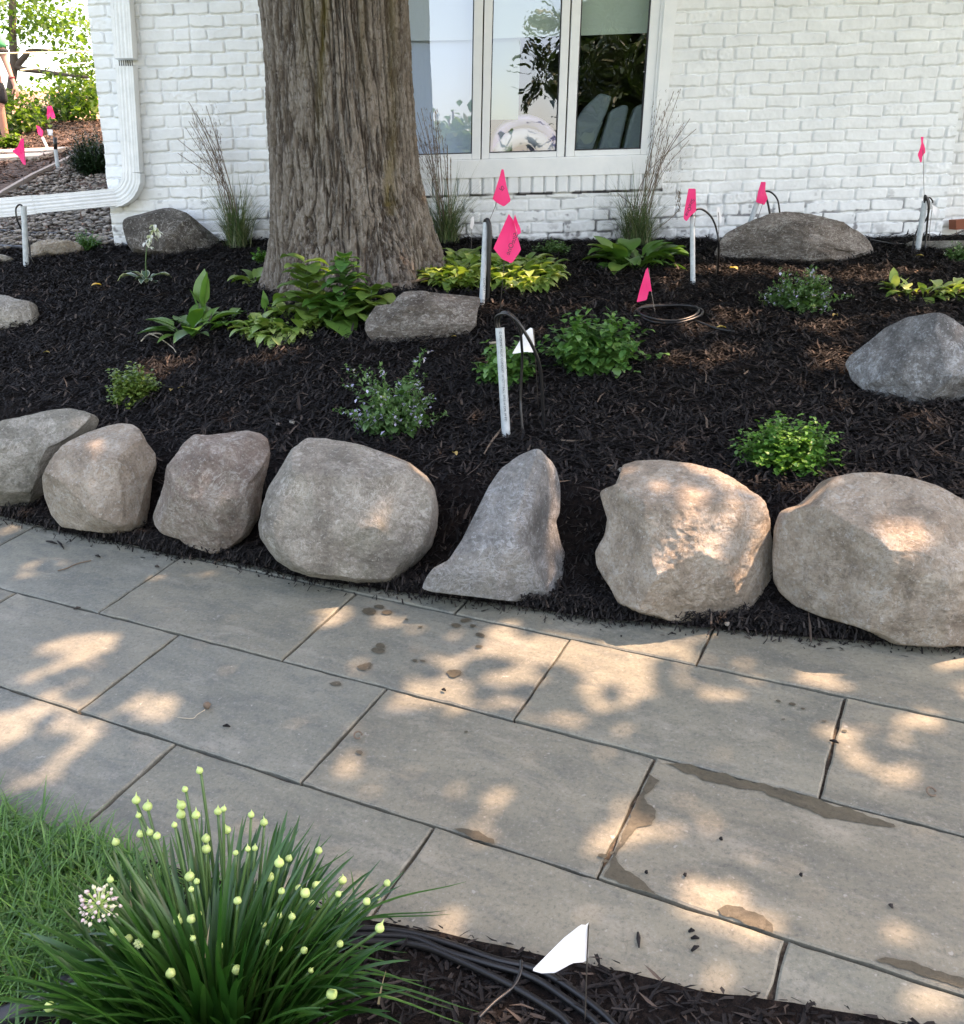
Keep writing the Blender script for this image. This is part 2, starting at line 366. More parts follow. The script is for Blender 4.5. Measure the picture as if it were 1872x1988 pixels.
n.color(c); n.bump(n.noise(v, 110, 8, .8), 1, .012); M['bark'] = m
M['wood'] = mat('branch_bark', (.09, .07, .055), .9)
# leaves
M['l_canopy'] = leafmat('canopy_leaf', [(.03, .055, .012), (.05, .09, .02)], trans=.12)
M['l_far'] = leafmat('sunlit_leaf', [(.05, .10, .018), (.10, .17, .03), (.20, .27, .05)], trans=.45, rough=.5)
M['l_fardark'] = leafmat('dark_leaf', [(.035, .07, .015), (.07, .12, .025)], trans=.3)
M['l_conifer'] = leafmat('conifer_needle', [(.03, .055, .02), (.07, .11, .035)], trans=.1)
M['l_yew'] = leafmat('yew_needle', [(.008, .022, .008), (.02, .045, .014)], trans=.05)
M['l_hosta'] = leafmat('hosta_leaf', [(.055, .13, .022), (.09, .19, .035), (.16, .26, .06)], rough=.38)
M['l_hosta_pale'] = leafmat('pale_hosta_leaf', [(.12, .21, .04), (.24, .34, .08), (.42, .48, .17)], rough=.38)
M['l_weed'] = leafmat('weed_leaf', [(.09, .16, .03), (.15, .24, .05), (.24, .32, .08)])
M['l_mint'] = leafmat('mint_leaf', [(.05, .13, .03), (.09, .20, .045), (.14, .26, .06)])
M['l_mound'] = leafmat('mound_leaf', [(.045, .13, .02), (.09, .22, .03), (.16, .30, .05)])
M['l_mound2'] = leafmat('yellow_mound_leaf', [(.07, .13, .02), (.14, .21, .04), (.22, .28, .06)])
M['l_catmint'] = leafmat('catmint_leaf', [(.06, .13, .035), (.10, .20, .055), (.17, .26, .11)], rough=.6)
M['l_allium'] = leafmat('allium_leaf', [(.012, .050, .008), (.024, .080, .012), (.045, .12, .02)], rough=.35, trans=.15)
M['stem'] = leafmat('flower_stem', [(.035, .085, .018), (.07, .13, .03)], rough=.4, trans=0)
M['bud'] = leafmat('flower_bud', [(.34, .52, .10), (.50, .62, .20), (.62, .64, .40)], rough=.4, trans=.15)
M['l_grass'] = leafmat('lawn_grass', [(.04, .105, .02), (.075, .18, .035), (.13, .27, .05)], rough=.45, trans=.2)
M['l_straw'] = leafmat('dry_straw', [(.22, .17, .09), (.32, .26, .15)], trans=.1)
M['l_sedge'] = leafmat('ornamental_grass', [(.06, .11, .04), (.11, .16, .06), (.26, .26, .14)], trans=.1)
M['l_seed'] = leafmat('grass_seed_head', [(.12, .085, .065), (.28, .215, .165)], trans=.05)
M['lilac'] = leafmat('lilac_flower', [(.42, .38, .62), (.62, .60, .80)], trans=.2)
M['white_fl'] = leafmat('white_flower', [(.7, .68, .66), (.8, .8, .78)], trans=.2)
M['pinkwhite'] = leafmat('allium_floret', [(.66, .66, .45), (.72, .60, .60), (.62, .45, .55)], trans=.15)
M['l_var'] = leafmat('hosta_variegated', [(.07, .13, .075), (.11, .18, .11)]); M['l_edge'] = leafmat('hosta_cream_edge', [(.5, .53, .36)])
M['dead'] = leafmat('fallen_leaf', [(.42, .25, .08), (.55, .42, .14), (.30, .18, .10)], rough=.7)
# man made
m = mat('pink_flag', (1.0, .035, .22), .5); n = N(m); tr = n.node('ShaderNodeBsdfTranslucent'); tr.inputs[0].default_value = (1.0, .06, .26, 1); ms = n.node('ShaderNodeMixShader'); ms.inputs[0].default_value = .35
n.link(n.b.outputs[0], ms.inputs[1]); n.link(tr.outputs[0], ms.inputs[2]); n.link(ms.outputs[0], n.t.nodes['Material Output'].inputs[0]); M['pink'] = m
M['white_flag'] = mat('white_flag', (.80, .79, .80), .5)
M['wire'] = mat('flag_wire', (.10, .09, .08), .4, metal=.6)
m = mat('grey_conduit', rough=.4, spec=.5); n = N(m); v = n.coord(); n.color(n.ramp(n.noise(v, 35, 6, .7), [(.35, (.32, .36, .38)), (.65, (.47, .51, .53))])); M['pvc'] = m
M['pvc_in'] = mat('conduit_bore_shade', (.05, .05, .055), .6)
M['ink'] = mat('black_ink', (.02, .02, .025), .6)
M['cable'] = mat('black_cable', (.008, .008, .009), .38, spec=.5)
M['edging'] = mat('black_edging', (.018, .019, .024), .42)
M['twig'] = mat('twig_bark', (.12, .09, .065), .85)
M['paletwig'] = mat('pale_twig', (.33, .29, .22), .8)
# ================================================================ GROUND, PATH, LAWN
m = mat('far_ground', rough=.95); n = N(m); v = n.coord(); n.color(n.ramp(n.noise(v, .6, 6), [(.35, (.05, .075, .025)), (.65, (.09, .11, .04))])); M['farg'] = m
xs = np.r_[np.linspace(-160, -12, 24), np.linspace(-11, 9, 100), np.linspace(10, 160, 24)]
ys = np.r_[np.linspace(-160, -4, 24), np.linspace(-3, 28, 150), np.linspace(30, 220, 24)]
V, Fc = grid(xs, ys, lambda X, Y: groundz(X, Y) - .07)
struct(obj('ground', V, Fc, M['farg'], smooth=True))
# mulch bed
def bedz(X, Y):
    e = Y - upedge(X)
    k = sstep(-.01, .05, e)
    return groundz(X, Y) + k*(.018*fbm(X*5, Y*5, 0, 4, 3)+.012*fbm(X*18, Y*18, 0, 3, 9))
def egrid(xs, ss, ef, sgn, zf):
    X, S = np.meshgrid(xs, ss); Y = ef(X)+sgn*S; V = np.stack([X, Y, zf(X, Y)], -1).reshape(-1, 3); nx = len(xs); i = (np.arange(len(ss)-1)[:, None]*nx+np.arange(nx-1)[None]).reshape(-1)
    return V, np.stack([i, i+1, i+nx+1, i+nx], 1)
V, Fc = egrid(np.linspace(-5.2, 4.3, 520), np.r_[np.linspace(-.012, .5, 50), np.linspace(.52, 4.4, 200)], upedge, 1, bedz)
cx = V[Fc].mean(1); keep = (cx[:, 1] < 6.02)
struct(obj('mulch_ground', V, Fc[keep], M['soil'], smooth=True))
V, Fc = grid(np.linspace(-12, 1, 160), np.linspace(6.0, 17.5, 160), lambda X, Y: groundz(X, Y)+.03*fbm(X*3, Y*3, 0, 4, 3))
cx = V[Fc].mean(1); keep = ~((cx[:, 0] > -2.1) & (cx[:, 1] < 18))
m = mat('brown_soil', rough=.95); n = N(m); v = n.coord(); n.color(n.ramp(n.noise(v, 25, 6), [(.35, (.04, .026, .02)), (.65, (.09, .06, .045))])); n.bump(n.noise(v, 40, 5), 1, .03); M['bsoil'] = m
struct(obj('hillside_ground', V, Fc[keep], M['bsoil'], smooth=True))
V, Fc = egrid(np.linspace(-3.5, 3.5, 300), np.r_[np.linspace(-.008, .4, 40), np.linspace(.42, 3.6, 100)], loedge, -1, lambda X, Y: groundz(X, Y)+.006*fbm(X*25, Y*25, 0, 3, 5)+.004)
keep = np.ones(len(Fc), bool)
struct(obj('garden_soil', V, Fc[keep], M['soil'], smooth=True))
# path: joint bed + slabs
mb = MB(); mb.prism([pab(-4.8, -.9, -.014), pab(3.2, -.9, -.014), pab(3.2, .85, -.014), pab(-4.8, .85, -.014)], [pab(-4.8, -.9, -.08), pab(3.2, -.9, -.08), pab(3.2, .85, -.08), pab(-4.8, .85, -.08)])
struct(mb.build('path_joints', M['joint']))
rows = [(.362, .80, [-4.4, -3.7, -3.05, -2.37, -1.69, -1.35, -.69, -.004, .685, 1.37, 2.05]),
        (0.0, .362, [-4.45, -3.75, -3.05, -2.37, -1.69, -1.018, -.341, .349, 1.04, 1.73, 2.42]),
        (-.368, 0.0, [-4.1, -3.4, -2.71, -2.035, -1.374, -.69, .003, .69, 1.38, 2.07]),
        (-.74, -.368, [-4.45, -3.77, -3.08, -2.40, -1.72, -1.05, -.35, .352, 1.04, 1.73, 2.42])]
mb = MB(); rs = random.Random(3)
def wob(a, b, s): return .0018*math.sin(a*31+s)+.0013*math.sin(b*47+s*2)+.0016*rs.uniform(-1, 1)
for b0, b1, js in rows:
    for a0, a1 in zip(js[:-1], js[1:]):
        g = .0022; s = rs.uniform(0, 9); dz = rs.uniform(-.0015, .0015); tx = rs.uniform(-.0015, .0015)
        A0, A1, B0, B1 = a0+g, a1-g, b0+g, b1-g; loop = []
        for k in range(24): loop.append((A0+(A1-A0)*k/24, B0, 0, 1))
        for k in range(12): loop.append((A1, B0+(B1-B0)*k/12, -1, 0))
        for k in range(24): loop.append((A1-(A1-A0)*k/24, B1, 0, -1))
        for k in range(12): loop.append((A0, B1-(B1-B0)*k/12, 1, 0))
        o = []; i1 = []; lo = []
        for a, b, na, nb in loop:
            w = wob(a, b, s); a += na*abs(w); b += nb*abs(w)
            # inset towards centre
            ca = (A0+A1)/2; cb = (B0+B1)/2
            fa = 1-.004/((A1-A0)/2); fb = 1-.004/((B1-B0)/2)
            lo.append(pab(a, b, -.03)); o.append(pab(a, b, dz-.003+tx*(a-ca)*2)); i1.append(pab(ca+(a-ca)*fa, cb+(b-cb)*fb, dz+tx*(a-ca)*2))
        n_ = len(loop); Vv = lo+o+i1
        Ff = [(i, (i+1) % n_, n_+(i+1) % n_, n_+i) for i in range(n_)]+[(n_+i, n_+(i+1) % n_, 2*n_+(i+1) % n_, 2*n_+i) for i in range(n_)]+[tuple(range(2*n_, 3*n_))]
        mb.add(Vv, Ff)
struct(mb.build('path', M['stone']))
# wet stains: real dark damp shapes lying on the slabs
mb = MB()
def stain(poly, up=.0032, n=60, jit=3.0):
    P = np.array(list(poly)+[poly[0]], float); d = np.r_[0, np.cumsum(np.hypot(*np.diff(P, axis=0).T))]
    t = np.linspace(0, d[-1], n, endpoint=False); X = np.interp(t, d, P[:, 0]); Y = np.interp(t, d, P[:, 1])
    jit = jit*1.6; X += jit*np.array([mnoise.noise(Vector((x*.09, y*.09, 3))) for x, y in zip(X, Y)])*2; Y += jit*np.array([mnoise.noise(Vector((x*.045, y*.045, 9))) for x, y in zip(X, Y)])*2
    mb.add([onpath(x, y, up) for x, y in zip(X, Y)], [tuple(range(n))])
stain([(1274, 1478), (1300, 1482), (1315, 1492), (1370, 1515), (1420, 1528), (1480, 1535), (1500, 1547), (1600, 1585), (1680, 1600), (1735, 1610), (1740, 1600), (1600, 1556), (1590, 1552), (1500, 1527), (1400, 1503), (1330, 1484)], n=90, jit=2)
stain([(1270, 1482), (1262, 1500), (1280, 1520), (1250, 1545), (1258, 1565), (1272, 1570), (1268, 1600), (1235, 1612), (1222, 1625), (1200, 1650), (1195, 1672), (1215, 1690), (1250, 1712), (1280, 1738), (1240, 1727), (1172, 1702), (1180, 1685), (1215, 1605), (1240, 1550), (1262, 1500)], n=110, jit=2)
stain([(1392, 1766), (1410, 1757), (1440, 1760), (1480, 1778), (1500, 1795), (1502, 1812), (1440, 1790), (1400, 1775)], n=60, jit=1.5)
stain([(1702, 1862), (1720, 1858), (1770, 1866), (1820, 1885), (1872, 1900), (1872, 1918), (1790, 1893), (1710, 1870)], n=60, jit=2)
stain([(880, 1610), (900, 1606), (930, 1615), (962, 1632), (960, 1640), (920, 1628)], n=40, jit=1.5)
for x, y, r in [(716, 1187, 13), (736, 1177, 9), (751, 1189, 9), (740, 1252, 9), (733, 1262, 11), (708, 1293, 12), (883, 1306, 13), (904, 1203, 8), (887, 1213, 9), (918, 1215, 5), (932, 1234, 7), (931, 1254, 5), (790, 1204, 3), (805, 1282, 5), (820, 1283, 4), (652, 1327, 9), (816, 1216, 3), (1538, 1368, 6), (1560, 1375, 4), (1510, 1360, 4), (1520, 1397, 3), (1600, 1400, 4), (1640, 1420, 4), (904, 1420, 3), (700, 1460, 6), (1170, 1660, 8), (1176, 1672, 6), (1190, 1655, 5)]:
    stain([(x+r*math.cos(a)*1.15, y+r*.55*math.sin(a)) for a in np.linspace(0, 6.28, 9)[:-1]], n=20, jit=1.4)
struct(mb.build('path_stain', M['wet']))
# ---------------------------------------------------------------- mulch chips
def chips(xy, Lm, Wm, seed, lift=.012, zf=groundz):
    r = np.random.default_rng(seed); n = len(xy); z = zf(xy[:, 0], xy[:, 1]) + r.uniform(-.004, lift, n)
    # the bark lies along the slope
    e = .03; gx = (groundz(xy[:, 0]+e, xy[:, 1])-groundz(xy[:, 0]-e, xy[:, 1]))/(2*e); gy = (groundz(xy[:, 0], xy[:, 1]+e)-groundz(xy[:, 0], xy[:, 1]-e))/(2*e)
    az = r.uniform(0, 6.283, n); sl_ = np.arctan(gx*np.cos(az)+gy*np.sin(az))
    L = Lm*r.uniform(.4, 1.5, n); W = Wm*r.uniform(.5, 1.6, n); lift = np.asarray(lift)
    bend = r.normal(0, .45, n); e0 = sl_+r.normal(0, .2, n)+bend/2
    return ribbons(np.c_[xy-np.c_[np.cos(az), np.sin(az)]*L[:, None]/2, z], az, L, e0, bend, W, 'strap', 2, .5*1.0, r.normal(0, .5, n))
r = np.random.default_rng(11)
xy = np.c_[r.uniform(-3.9, 3.9, 290000), 2.05+r.uniform(0, 1, 290000)**1.25*3.9]
e = xy[:, 1]-upedge(xy[:, 0])
vis = (np.abs(xy[:, 0]) < (xy[:, 1]*.53+.25+.5*(r.uniform(0, 1, len(xy)) < .5))) & (e > -.012) & (xy[:, 1] < 5.93)
xy = xy[vis]
near = xy[:, 1] < 6
ee = sstep(.30, .55, xy[:, 1]-upedge(xy[:, 0])); parts = [chips(xy, .024+.018*ee, .0044+.0022*ee, 1, .006+.012*ee, bedz)]
k = 16000; bx_ = r.uniform(-2.3, 1.6, k); bs = np.abs(r.normal(0, .05, k))
parts.append(chips(np.c_[bx_, upedge(bx_)+bs-.006], .024, .0045, 17, np.clip(.034-.2*np.abs(bs-.03), .004, .03), lambda x, y: groundz(x, y)+.004))
# crumbs spilling on the paving edge
k = 900; ex = r.uniform(-2.2, 1.5, k); ey = upedge(ex)-np.abs(r.normal(0, .022, k))
V_, F_ = chips(np.c_[ex, ey], .02, .004, 2, .004, lambda x, y: pathz(x, y)+.004); parts.append((V_, F_))
pick = r.choice(len(xy), 5200); V, Fc = chips(xy[pick], .055, .008, 23, .022, bedz); struct(obj('mulch', V, Fc, M['chip_mid']), 'stuff', 'faded brown bark pieces scattered through the black mulch', 'mulch')
V, Fc = join(parts)
struct(obj('mulch', V, Fc, M['chip']), 'stuff', 'black shredded bark mulch covering the planting bed', 'mulch')
xy = np.c_[r.uniform(-.55, 1.4, 14000), r.uniform(.75, 1.6, 14000)]; xy = xy[loedge(xy[:, 0])-xy[:, 1] > -.008]
xy = xy[xy[:, 0] > -.35+r.uniform(-.1, .1, len(xy))]
V, Fc = chips(xy, .032, .0055, 5, .014)
struct(obj('mulch', V, Fc, M['chip']), 'stuff', 'dark bark mulch at the bottom edge beside the path', 'mulch')
xy = np.c_[r.uniform(-9, -2.2, 26000), r.uniform(6.2, 16.5, 26000)]
def hedge(x): return 6.6+(-2.2-x)*.0
inr = (xy[:, 0] > -5.4) & False
V, Fc = chips(xy, .07, .016, 6, .03)
struct(obj('mulch', V, Fc, M['chip_brown']), 'stuff', 'brown bark mulch on the slope behind the house corner', 'mulch')
# loose chips and debris on the paving
mb = MB()
for x, y, l, a in [(100, 1053, 22, .25), (118, 1058, 20, .9), (190, 1080, 10, .3), (305, 1100, 8, .2), (150, 1181, 14, -.2), (1240, 1825, 30, 1.5), (1343, 1808, 12, -.2), (1350, 1822, 16, 0), (1350, 1842, 18, -.6), (607, 1797, 12, .1), (1255, 1695, 5, .6), (1330, 1700, 5, 1), (862, 1340, 8, .3), (1400, 1630, 6, .5), (1620, 1440, 18, .3), (1555, 1700, 6, .8), (1730, 1760, 10, .8), (440, 1410, 14, .1)]:
    c = onpath(x, y, .005); d = onpath(x+l*math.cos(a)/2, y+l*math.sin(a)/2, .006)-c
    pts = [c-d, c+np.array([0, 0, .003]), c+d]; mb.tube(pts, [.002, .0042, .0015], 5)
struct(mb.build('mulch', M['chip'], smooth=True), 'stuff', 'few stray bark chips lying on the paving', 'mulch')
# ---------------------------------------------------------------- lawn
r = np.random.default_rng(21)
xy = np.c_[r.uniform(-1.75, -.22, 60000), r.uniform(.55, 2.05, 60000)]
e = loedge(xy[:, 0])-xy[:, 1]
# lawn region: left of a line, and a fringe along the paving
sx = (xy[:, 0]-xy[:, 1]*-.5)   # relative to the view
pxx = 936+F*xy[:, 0]/(xy[:, 1]*cP+ (CZ-groundz(xy[:, 0], xy[:, 1]))*sP)
depth = xy[:, 1]*cP+(CZ-groundz(xy[:, 0], xy[:, 1]))*sP
pyy = 994+F*((CZ-groundz(xy[:, 0], xy[:, 1]))*cP-xy[:, 1]*sP)/depth
dens = np.clip((350-pxx)/160, 0, 1)*np.clip((1975-pyy)/60+.12, .1, 1)
dens = np.maximum(dens, .25*(e < .05)*(pxx < 720))
keep = (e > -.006) & (r.uniform(0, 1, len(xy)) < dens) & (pxx > -300)
xy = xy[keep]; n_ = len(xy)
V, Fc = ribbons(np.c_[xy, groundz(xy[:, 0], xy[:, 1])], r.uniform(0, 6.28, n_), r.uniform(.045, .13, n_), r.uniform(.4, 1.5, n_), r.uniform(.2, 2.0, n_), r.uniform(.0036, .0068, n_), 'blade', 5, .2, r.normal(0, .4, n_))
struct(obj('lawn_grass', V, Fc, M['l_grass']), 'stuff', 'green lawn grass beside the paving at lower left', 'grass')
j = r.choice(n_, 1500); xy = xy[j]; n_ = 1500
V, Fc = ribbons(np.c_[xy, groundz(xy[:, 0], xy[:, 1])], r.uniform(0, 6.28, n_), r.uniform(.03, .1, n_), r.uniform(.05, .8, n_), r.uniform(0, .8, n_), r.uniform(.001, .002, n_), 'blade', 4, .2, r.normal(0, .4, n_))
struct(obj('dry_grass', V, Fc, M['l_straw']), 'stuff', 'dry straw blades mixed in the lawn edge', 'grass')
# ---------------------------------------------------------------- river rock strip at the left of the house
r = np.random.default_rng(31); k = 17000
yy = r.uniform(5.35, 9.6, k); xx = r.uniform(-4.6, -1.95, k)
# left border line of the gravel (edging)
E0 = gpt(-60, 420); E1 = gpt(160, 318)
lx = lambda y: E0[0]+(E1[0]-E0[0])*(y-E0[1])/(E1[1]-E0[1])
depth = yy*cP+(CZ-groundz(xx, yy))*sP; py_ = 994+F*((CZ-groundz(xx, yy))*cP-yy*sP)/depth; px_ = 936+F*xx/depth
ok = (py_ < 487-np.clip((px_-60)/180, 0, 1)*8+3*r.normal(0, 1, k)) & ((xx > lx(yy)) | (yy < E0[1])) & ~((xx > -2.16) & (yy > 5.88)) & (px_ < 236)
P = np.c_[xx, yy, groundz(xx, yy)+r.uniform(0, .03, k)][ok]; s = r.uniform(.008, .024, len(P))
V, Fc = scatter_blobs(P, np.c_[s*r.uniform(.9, 1.5, len(P)), s*.85, s*.5], 1, .3, 4)
struct(obj('gravel', V, Fc, M['pebble'], smooth=True), 'stuff', 'grey and tan river pebbles along the house corner', 'gravel')
# ================================================================ HOUSE
WY = 5.9
house = thing('brick_house', 'white painted brick house wall with casement windows behind the planting bed', 'house', (0, WY, 1.25))
CH, PITX = .0640, .1895
p0 = at(260, 33, WY); SL = .031
rowphase = p0[2]-SL*p0[0]
def wxz(px, py): w = at(px, py, WY); return w[0], w[2]
sill_t = lambda x: 368.6-.0253*x
sill_b = lambda x: 406.5-.030*x
def brick_field(X, Z, seed=0, dirt_tone=True):
    vv = Z - SL*X - rowphase; uu = X
    wu = .0022*fbm(X*22, Z*22, 0, 3, 1+seed); wv = .0020*fbm(X*26, Z*26, 5, 3, 2+seed)+.0022*fbm(X*2.2, Z*3, 5, 2, 4)
    row = np.floor((vv+wv)/CH); off = np.where(np.mod(row, 2) == 0, 0, .5)*PITX + (_h(row.astype(int), 3, 5, seed)-.5)*.03
    col = np.floor((uu+off+wu)/PITX)
    R_ = lambda s: _h(row.astype(int), col.astype(int), s, seed)-.5
    lu = (uu+off+wu)-(col+.5)*PITX; lv = (vv+wv)-(row+.5)*CH
    # half of the bricks keep their full length, a few are split in two headers
    hx = PITX/2-.0043+R_(11)*.004; hy = CH/2-.0044+R_(12)*.003
    sag = np.where(R_(13) > .28, .0065, .0015)*fbm(X*34+R_(14)*9, Z*10, 0, 2, 7)
    lv2 = lv+sag+R_(15)*.012*lu/PITX*2; lu2 = lu+R_(16)*.003
    split = R_(18) > .40
    rc = .004+.010*(R_(17)+.5)
    qx = np.where(split, np.abs(np.abs(lu2)-hx/2)-(hx/2-.004), np.abs(lu2)-hx)
    qx = qx+rc; qy = np.abs(lv2)-hy+rc
    sd = np.hypot(np.maximum(qx, 0), np.maximum(qy, 0))+np.minimum(np.maximum(qx, qy), 0)-rc
    m_ = sstep(.0012, -.0020, sd)
    prot = .0095+R_(19)*.007
    tilt = R_(20)*.06*lv2+R_(21)*.018*lu2
    rough_ = np.where(R_(22) > .36, .0035, .0010)*fbm(X*60, Z*60, 0, 3, 8)
    h = m_*(prot+tilt+rough_)+.0012*fbm(X*40, Z*40, 0, 3, 6)+.0015*fbm(X*4, Z*4, 0, 2, 3)
    return h, m_, vv
nx, nz = 1010, 430
gx = np.linspace(-2.17, 2.70, nx); gz = np.linspace(.98, 2.95, nz)
X, Z = np.meshgrid(gx, gz)
h, msk, vv = brick_field(X, Z)
# rowlock sill under the window
def pxof(X, Z, Y=WY):
    dz = CZ-Z; dep = Y*cP+dz*sP; return 936+F*X/dep, 994+F*(dz*cP-Y*sP)/dep
PX, PY = pxof(X, Z)
st = sill_t(PX); sb = sill_b(PX)
inS = (PY > st-6) & (PY < sb+3) & (PX > 640) & (PX < 1286)
cell = np.floor((X+.0015*fbm(X*20, Z*20, 0, 2, 3))/.0715); lu = X-(cell+.5)*.0715; tv = (PY-st)/(sb-st)
jj = _h(cell.astype(int), 1, 1, 5)-.5
sd = np.maximum(np.abs(lu)-.0305+.004*jj, (np.abs(tv-.47)-.52)*.09+jj*.004+.003*fbm(X*30, Z*5, 0, 2, 9))
hs = sstep(.0025, -.003, sd)*(.016+jj*.008)+.014*(tv < 1.0)+.001*fbm(X*40, Z*40)
h = np.where(inS, np.maximum(hs, h*0.3), h)
gnd = groundz(X, np.full_like(X, WY-.03))
hg = Z-gnd
dirt_tone = (1-msk)*sstep(.42, .06, hg)*sstep(.0, .45, fbm(X*7, Z*14, 0, 3, 12)+.15)*.9
dirt_tone = np.maximum(dirt_tone, sstep(.42, .62, fbm(X*16, Z*22, 2, 4, 5))*sstep(.40, .08, hg)*.75)
dirt_tone = np.maximum(dirt_tone, .45*sstep(.16, .0, hg+.05*fbm(X*12, Z*6, 0, 4, 21))*sstep(-.2, .4, fbm(X*30, Z*30, 0, 4, 22)))
dirt_tone = np.maximum(dirt_tone, (1-msk)*.07)  # all joints toned a little darker than the paint
dirt_tone = np.maximum(dirt_tone, sstep(.03, .0, hg+.02*fbm(X*20, Z*3))*.9)
dirt_tone = np.where(inS, np.maximum((tv > .93)*(tv < 1.12)*.75*sstep(-.1, .2, fbm(X*9, Z, 0, 3, 6)), 0)+.25*(sd > 0), dirt_tone)  # darker along the sill's lower edge and in its joints
Xe = X.copy(); edge = .004*fbm(np.zeros_like(Z), Z*14, 0, 2, 3)+.006*(msk-.6)
Xe[:, 0:3] += (edge)[:, 3:4]
Xe[:, -3:] += edge[:, -4:-3]
V = np.stack([Xe, WY-h, Z], -1).reshape(-1, 3)
i = (np.arange(nz-1)[:, None]*nx+np.arange(nx-1)[None]).reshape(-1); Fc = np.stack([i, i+1, i+nx+1, i+nx], 1)
c = V[Fc].mean(1); cpx, cpy = pxof(c[:, 0], c[:, 2])
hole = (cpx > 655) & (cpx < 1300-.085*cpy) & (cpy < sill_t(cpx)-6)
wall = obj('wall', V, Fc[~hole], M['brick'], house, smooth=True)
a_ = wall.data.attributes.new('dirt_tone', 'FLOAT', 'POINT'); a_.data.foreach_set('value', dirt_tone.astype(np.float32).ravel())
# backing of the wall, corner returns, upper wall and roof
mb = MB()
mb.box((-2.165, WY+.012, .6), (-1.2, WY+.2, 3.9)); mb.box((1.32, WY+.012, .6), (2.69, WY+.2, 3.9)); mb.box((-1.2, WY+.012, .6), (1.32, WY+.2, 1.42))
mb.box((-1.2, WY+.015, 2.96), (1.32, WY+.2, 3.9))
mb.box((-2.163, WY+.203, .6), (-1.96, 16.5, 3.9)); mb.box((2.5, WY+.203, .6), (2.688, 7.0, 3.9))
mb.build('wall', M['trim'], house)
# recessed wall at the right
nx2, nz2 = 150, 300; X2, Z2 = np.meshgrid(np.linspace(2.6, 3.5, nx2), np.linspace(1.0, 2.95, nz2)); h2, m2, _ = brick_field(X2+.04, Z2, 4)
V = np.stack([X2, 6.45-h2, Z2], -1).reshape(-1, 3); i = (np.arange(nz2-1)[:, None]*nx2+np.arange(nx2-1)[None]).reshape(-1)
w2 = obj('wall', V, np.stack([i, i+1, i+nx2+1, i+nx2], 1), M['brick'], house, smooth=True); a_ = w2.data.attributes.new('dirt_tone', 'FLOAT', 'POINT'); a_.data.foreach_set('value', ((1-m2)*.2).astype(np.float32).ravel())
MB().box((2.7, 6.47, .6), (6.5, 6.7, 3.9)).build('wall', M['trim'], house)
m = mat('roof_shingle', (.08, .075, .07), .9)
mb = MB(); mb.prism([(-2.6, 5.3, 3.9), (6.6, 5.3, 3.9), (6.6, 11, 5.6), (-2.6, 11, 5.6)], [(-2.6, 5.3, 3.82), (6.6, 5.3, 3.82), (6.6, 11, 5.45), (-2.6, 11, 5.45)])
mb.prism([(-2.6, 11, 5.6), (6.6, 11, 5.6), (6.6, 17, 3.9), (-2.6, 17, 3.9)], [(-2.6, 11, 5.45), (6.6, 11, 5.45), (6.6, 17, 3.8), (-2.6, 17, 3.8)])
mb.build('roof', m, house)
# ---------------------------------------------------------------- window
def vx(x0, s): return lambda y: x0+s*y
TOP = -560
def strip(mb, l, r, t, b, y0, y1):
    """l,r functions of y or number; t,b functions of x"""
    def P(fx, fy):
        y = fy(900) if callable(fy) else fy
        for _ in range(4): x = fx(y); y = fy(x) if callable(fy) else fy
        return (x, y)
    mb.wallq([P(l, b), P(r, b), P(r, t), P(l, t)], y0, y1); return mb
sash_b = lambda x: 338-.0286*x
glass_b = lambda x: 324-.0285*x
head = lambda x: TOP
win = MB()
# outer casing: right jamb, bottom apron, left jamb, head
strip(win, vx(1291, -.082), vx(1316, -.099), head, sill_t, WY-.045, WY+.06)
strip(win, vx(668, .012), vx(1289.5, -.081), sash_b, sill_t, WY-.038, WY+.06)
strip(win, vx(640, .012), vx(667, .012), head, sill_t, WY-.045, WY+.06)
wroot = win.build('window', M['trim'], house)
MB_ = MB(); strip(MB_, vx(1284.5, -.079), vx(1290.5, -.082), head, sash_b, WY-.030, WY+.05); strip(MB_, vx(668, .012), vx(1289.5, -.081), lambda x: sash_b(x)-2.2, lambda x: sash_b(x)+.4, WY-.012, WY+.05)
MB_.build('jamb_liner', M['trim'], wroot)
panes = [(vx(668, .012), vx(686, .008), vx(921, -.0158), vx(938.5, -.0185)), (vx(941, -.0195), vx(957, -.024), vx(1092, -.037), vx(1108, -.041)), (vx(1111, -.042), vx(1129, -.046), vx(1265, -.0707), vx(1284, -.079))]
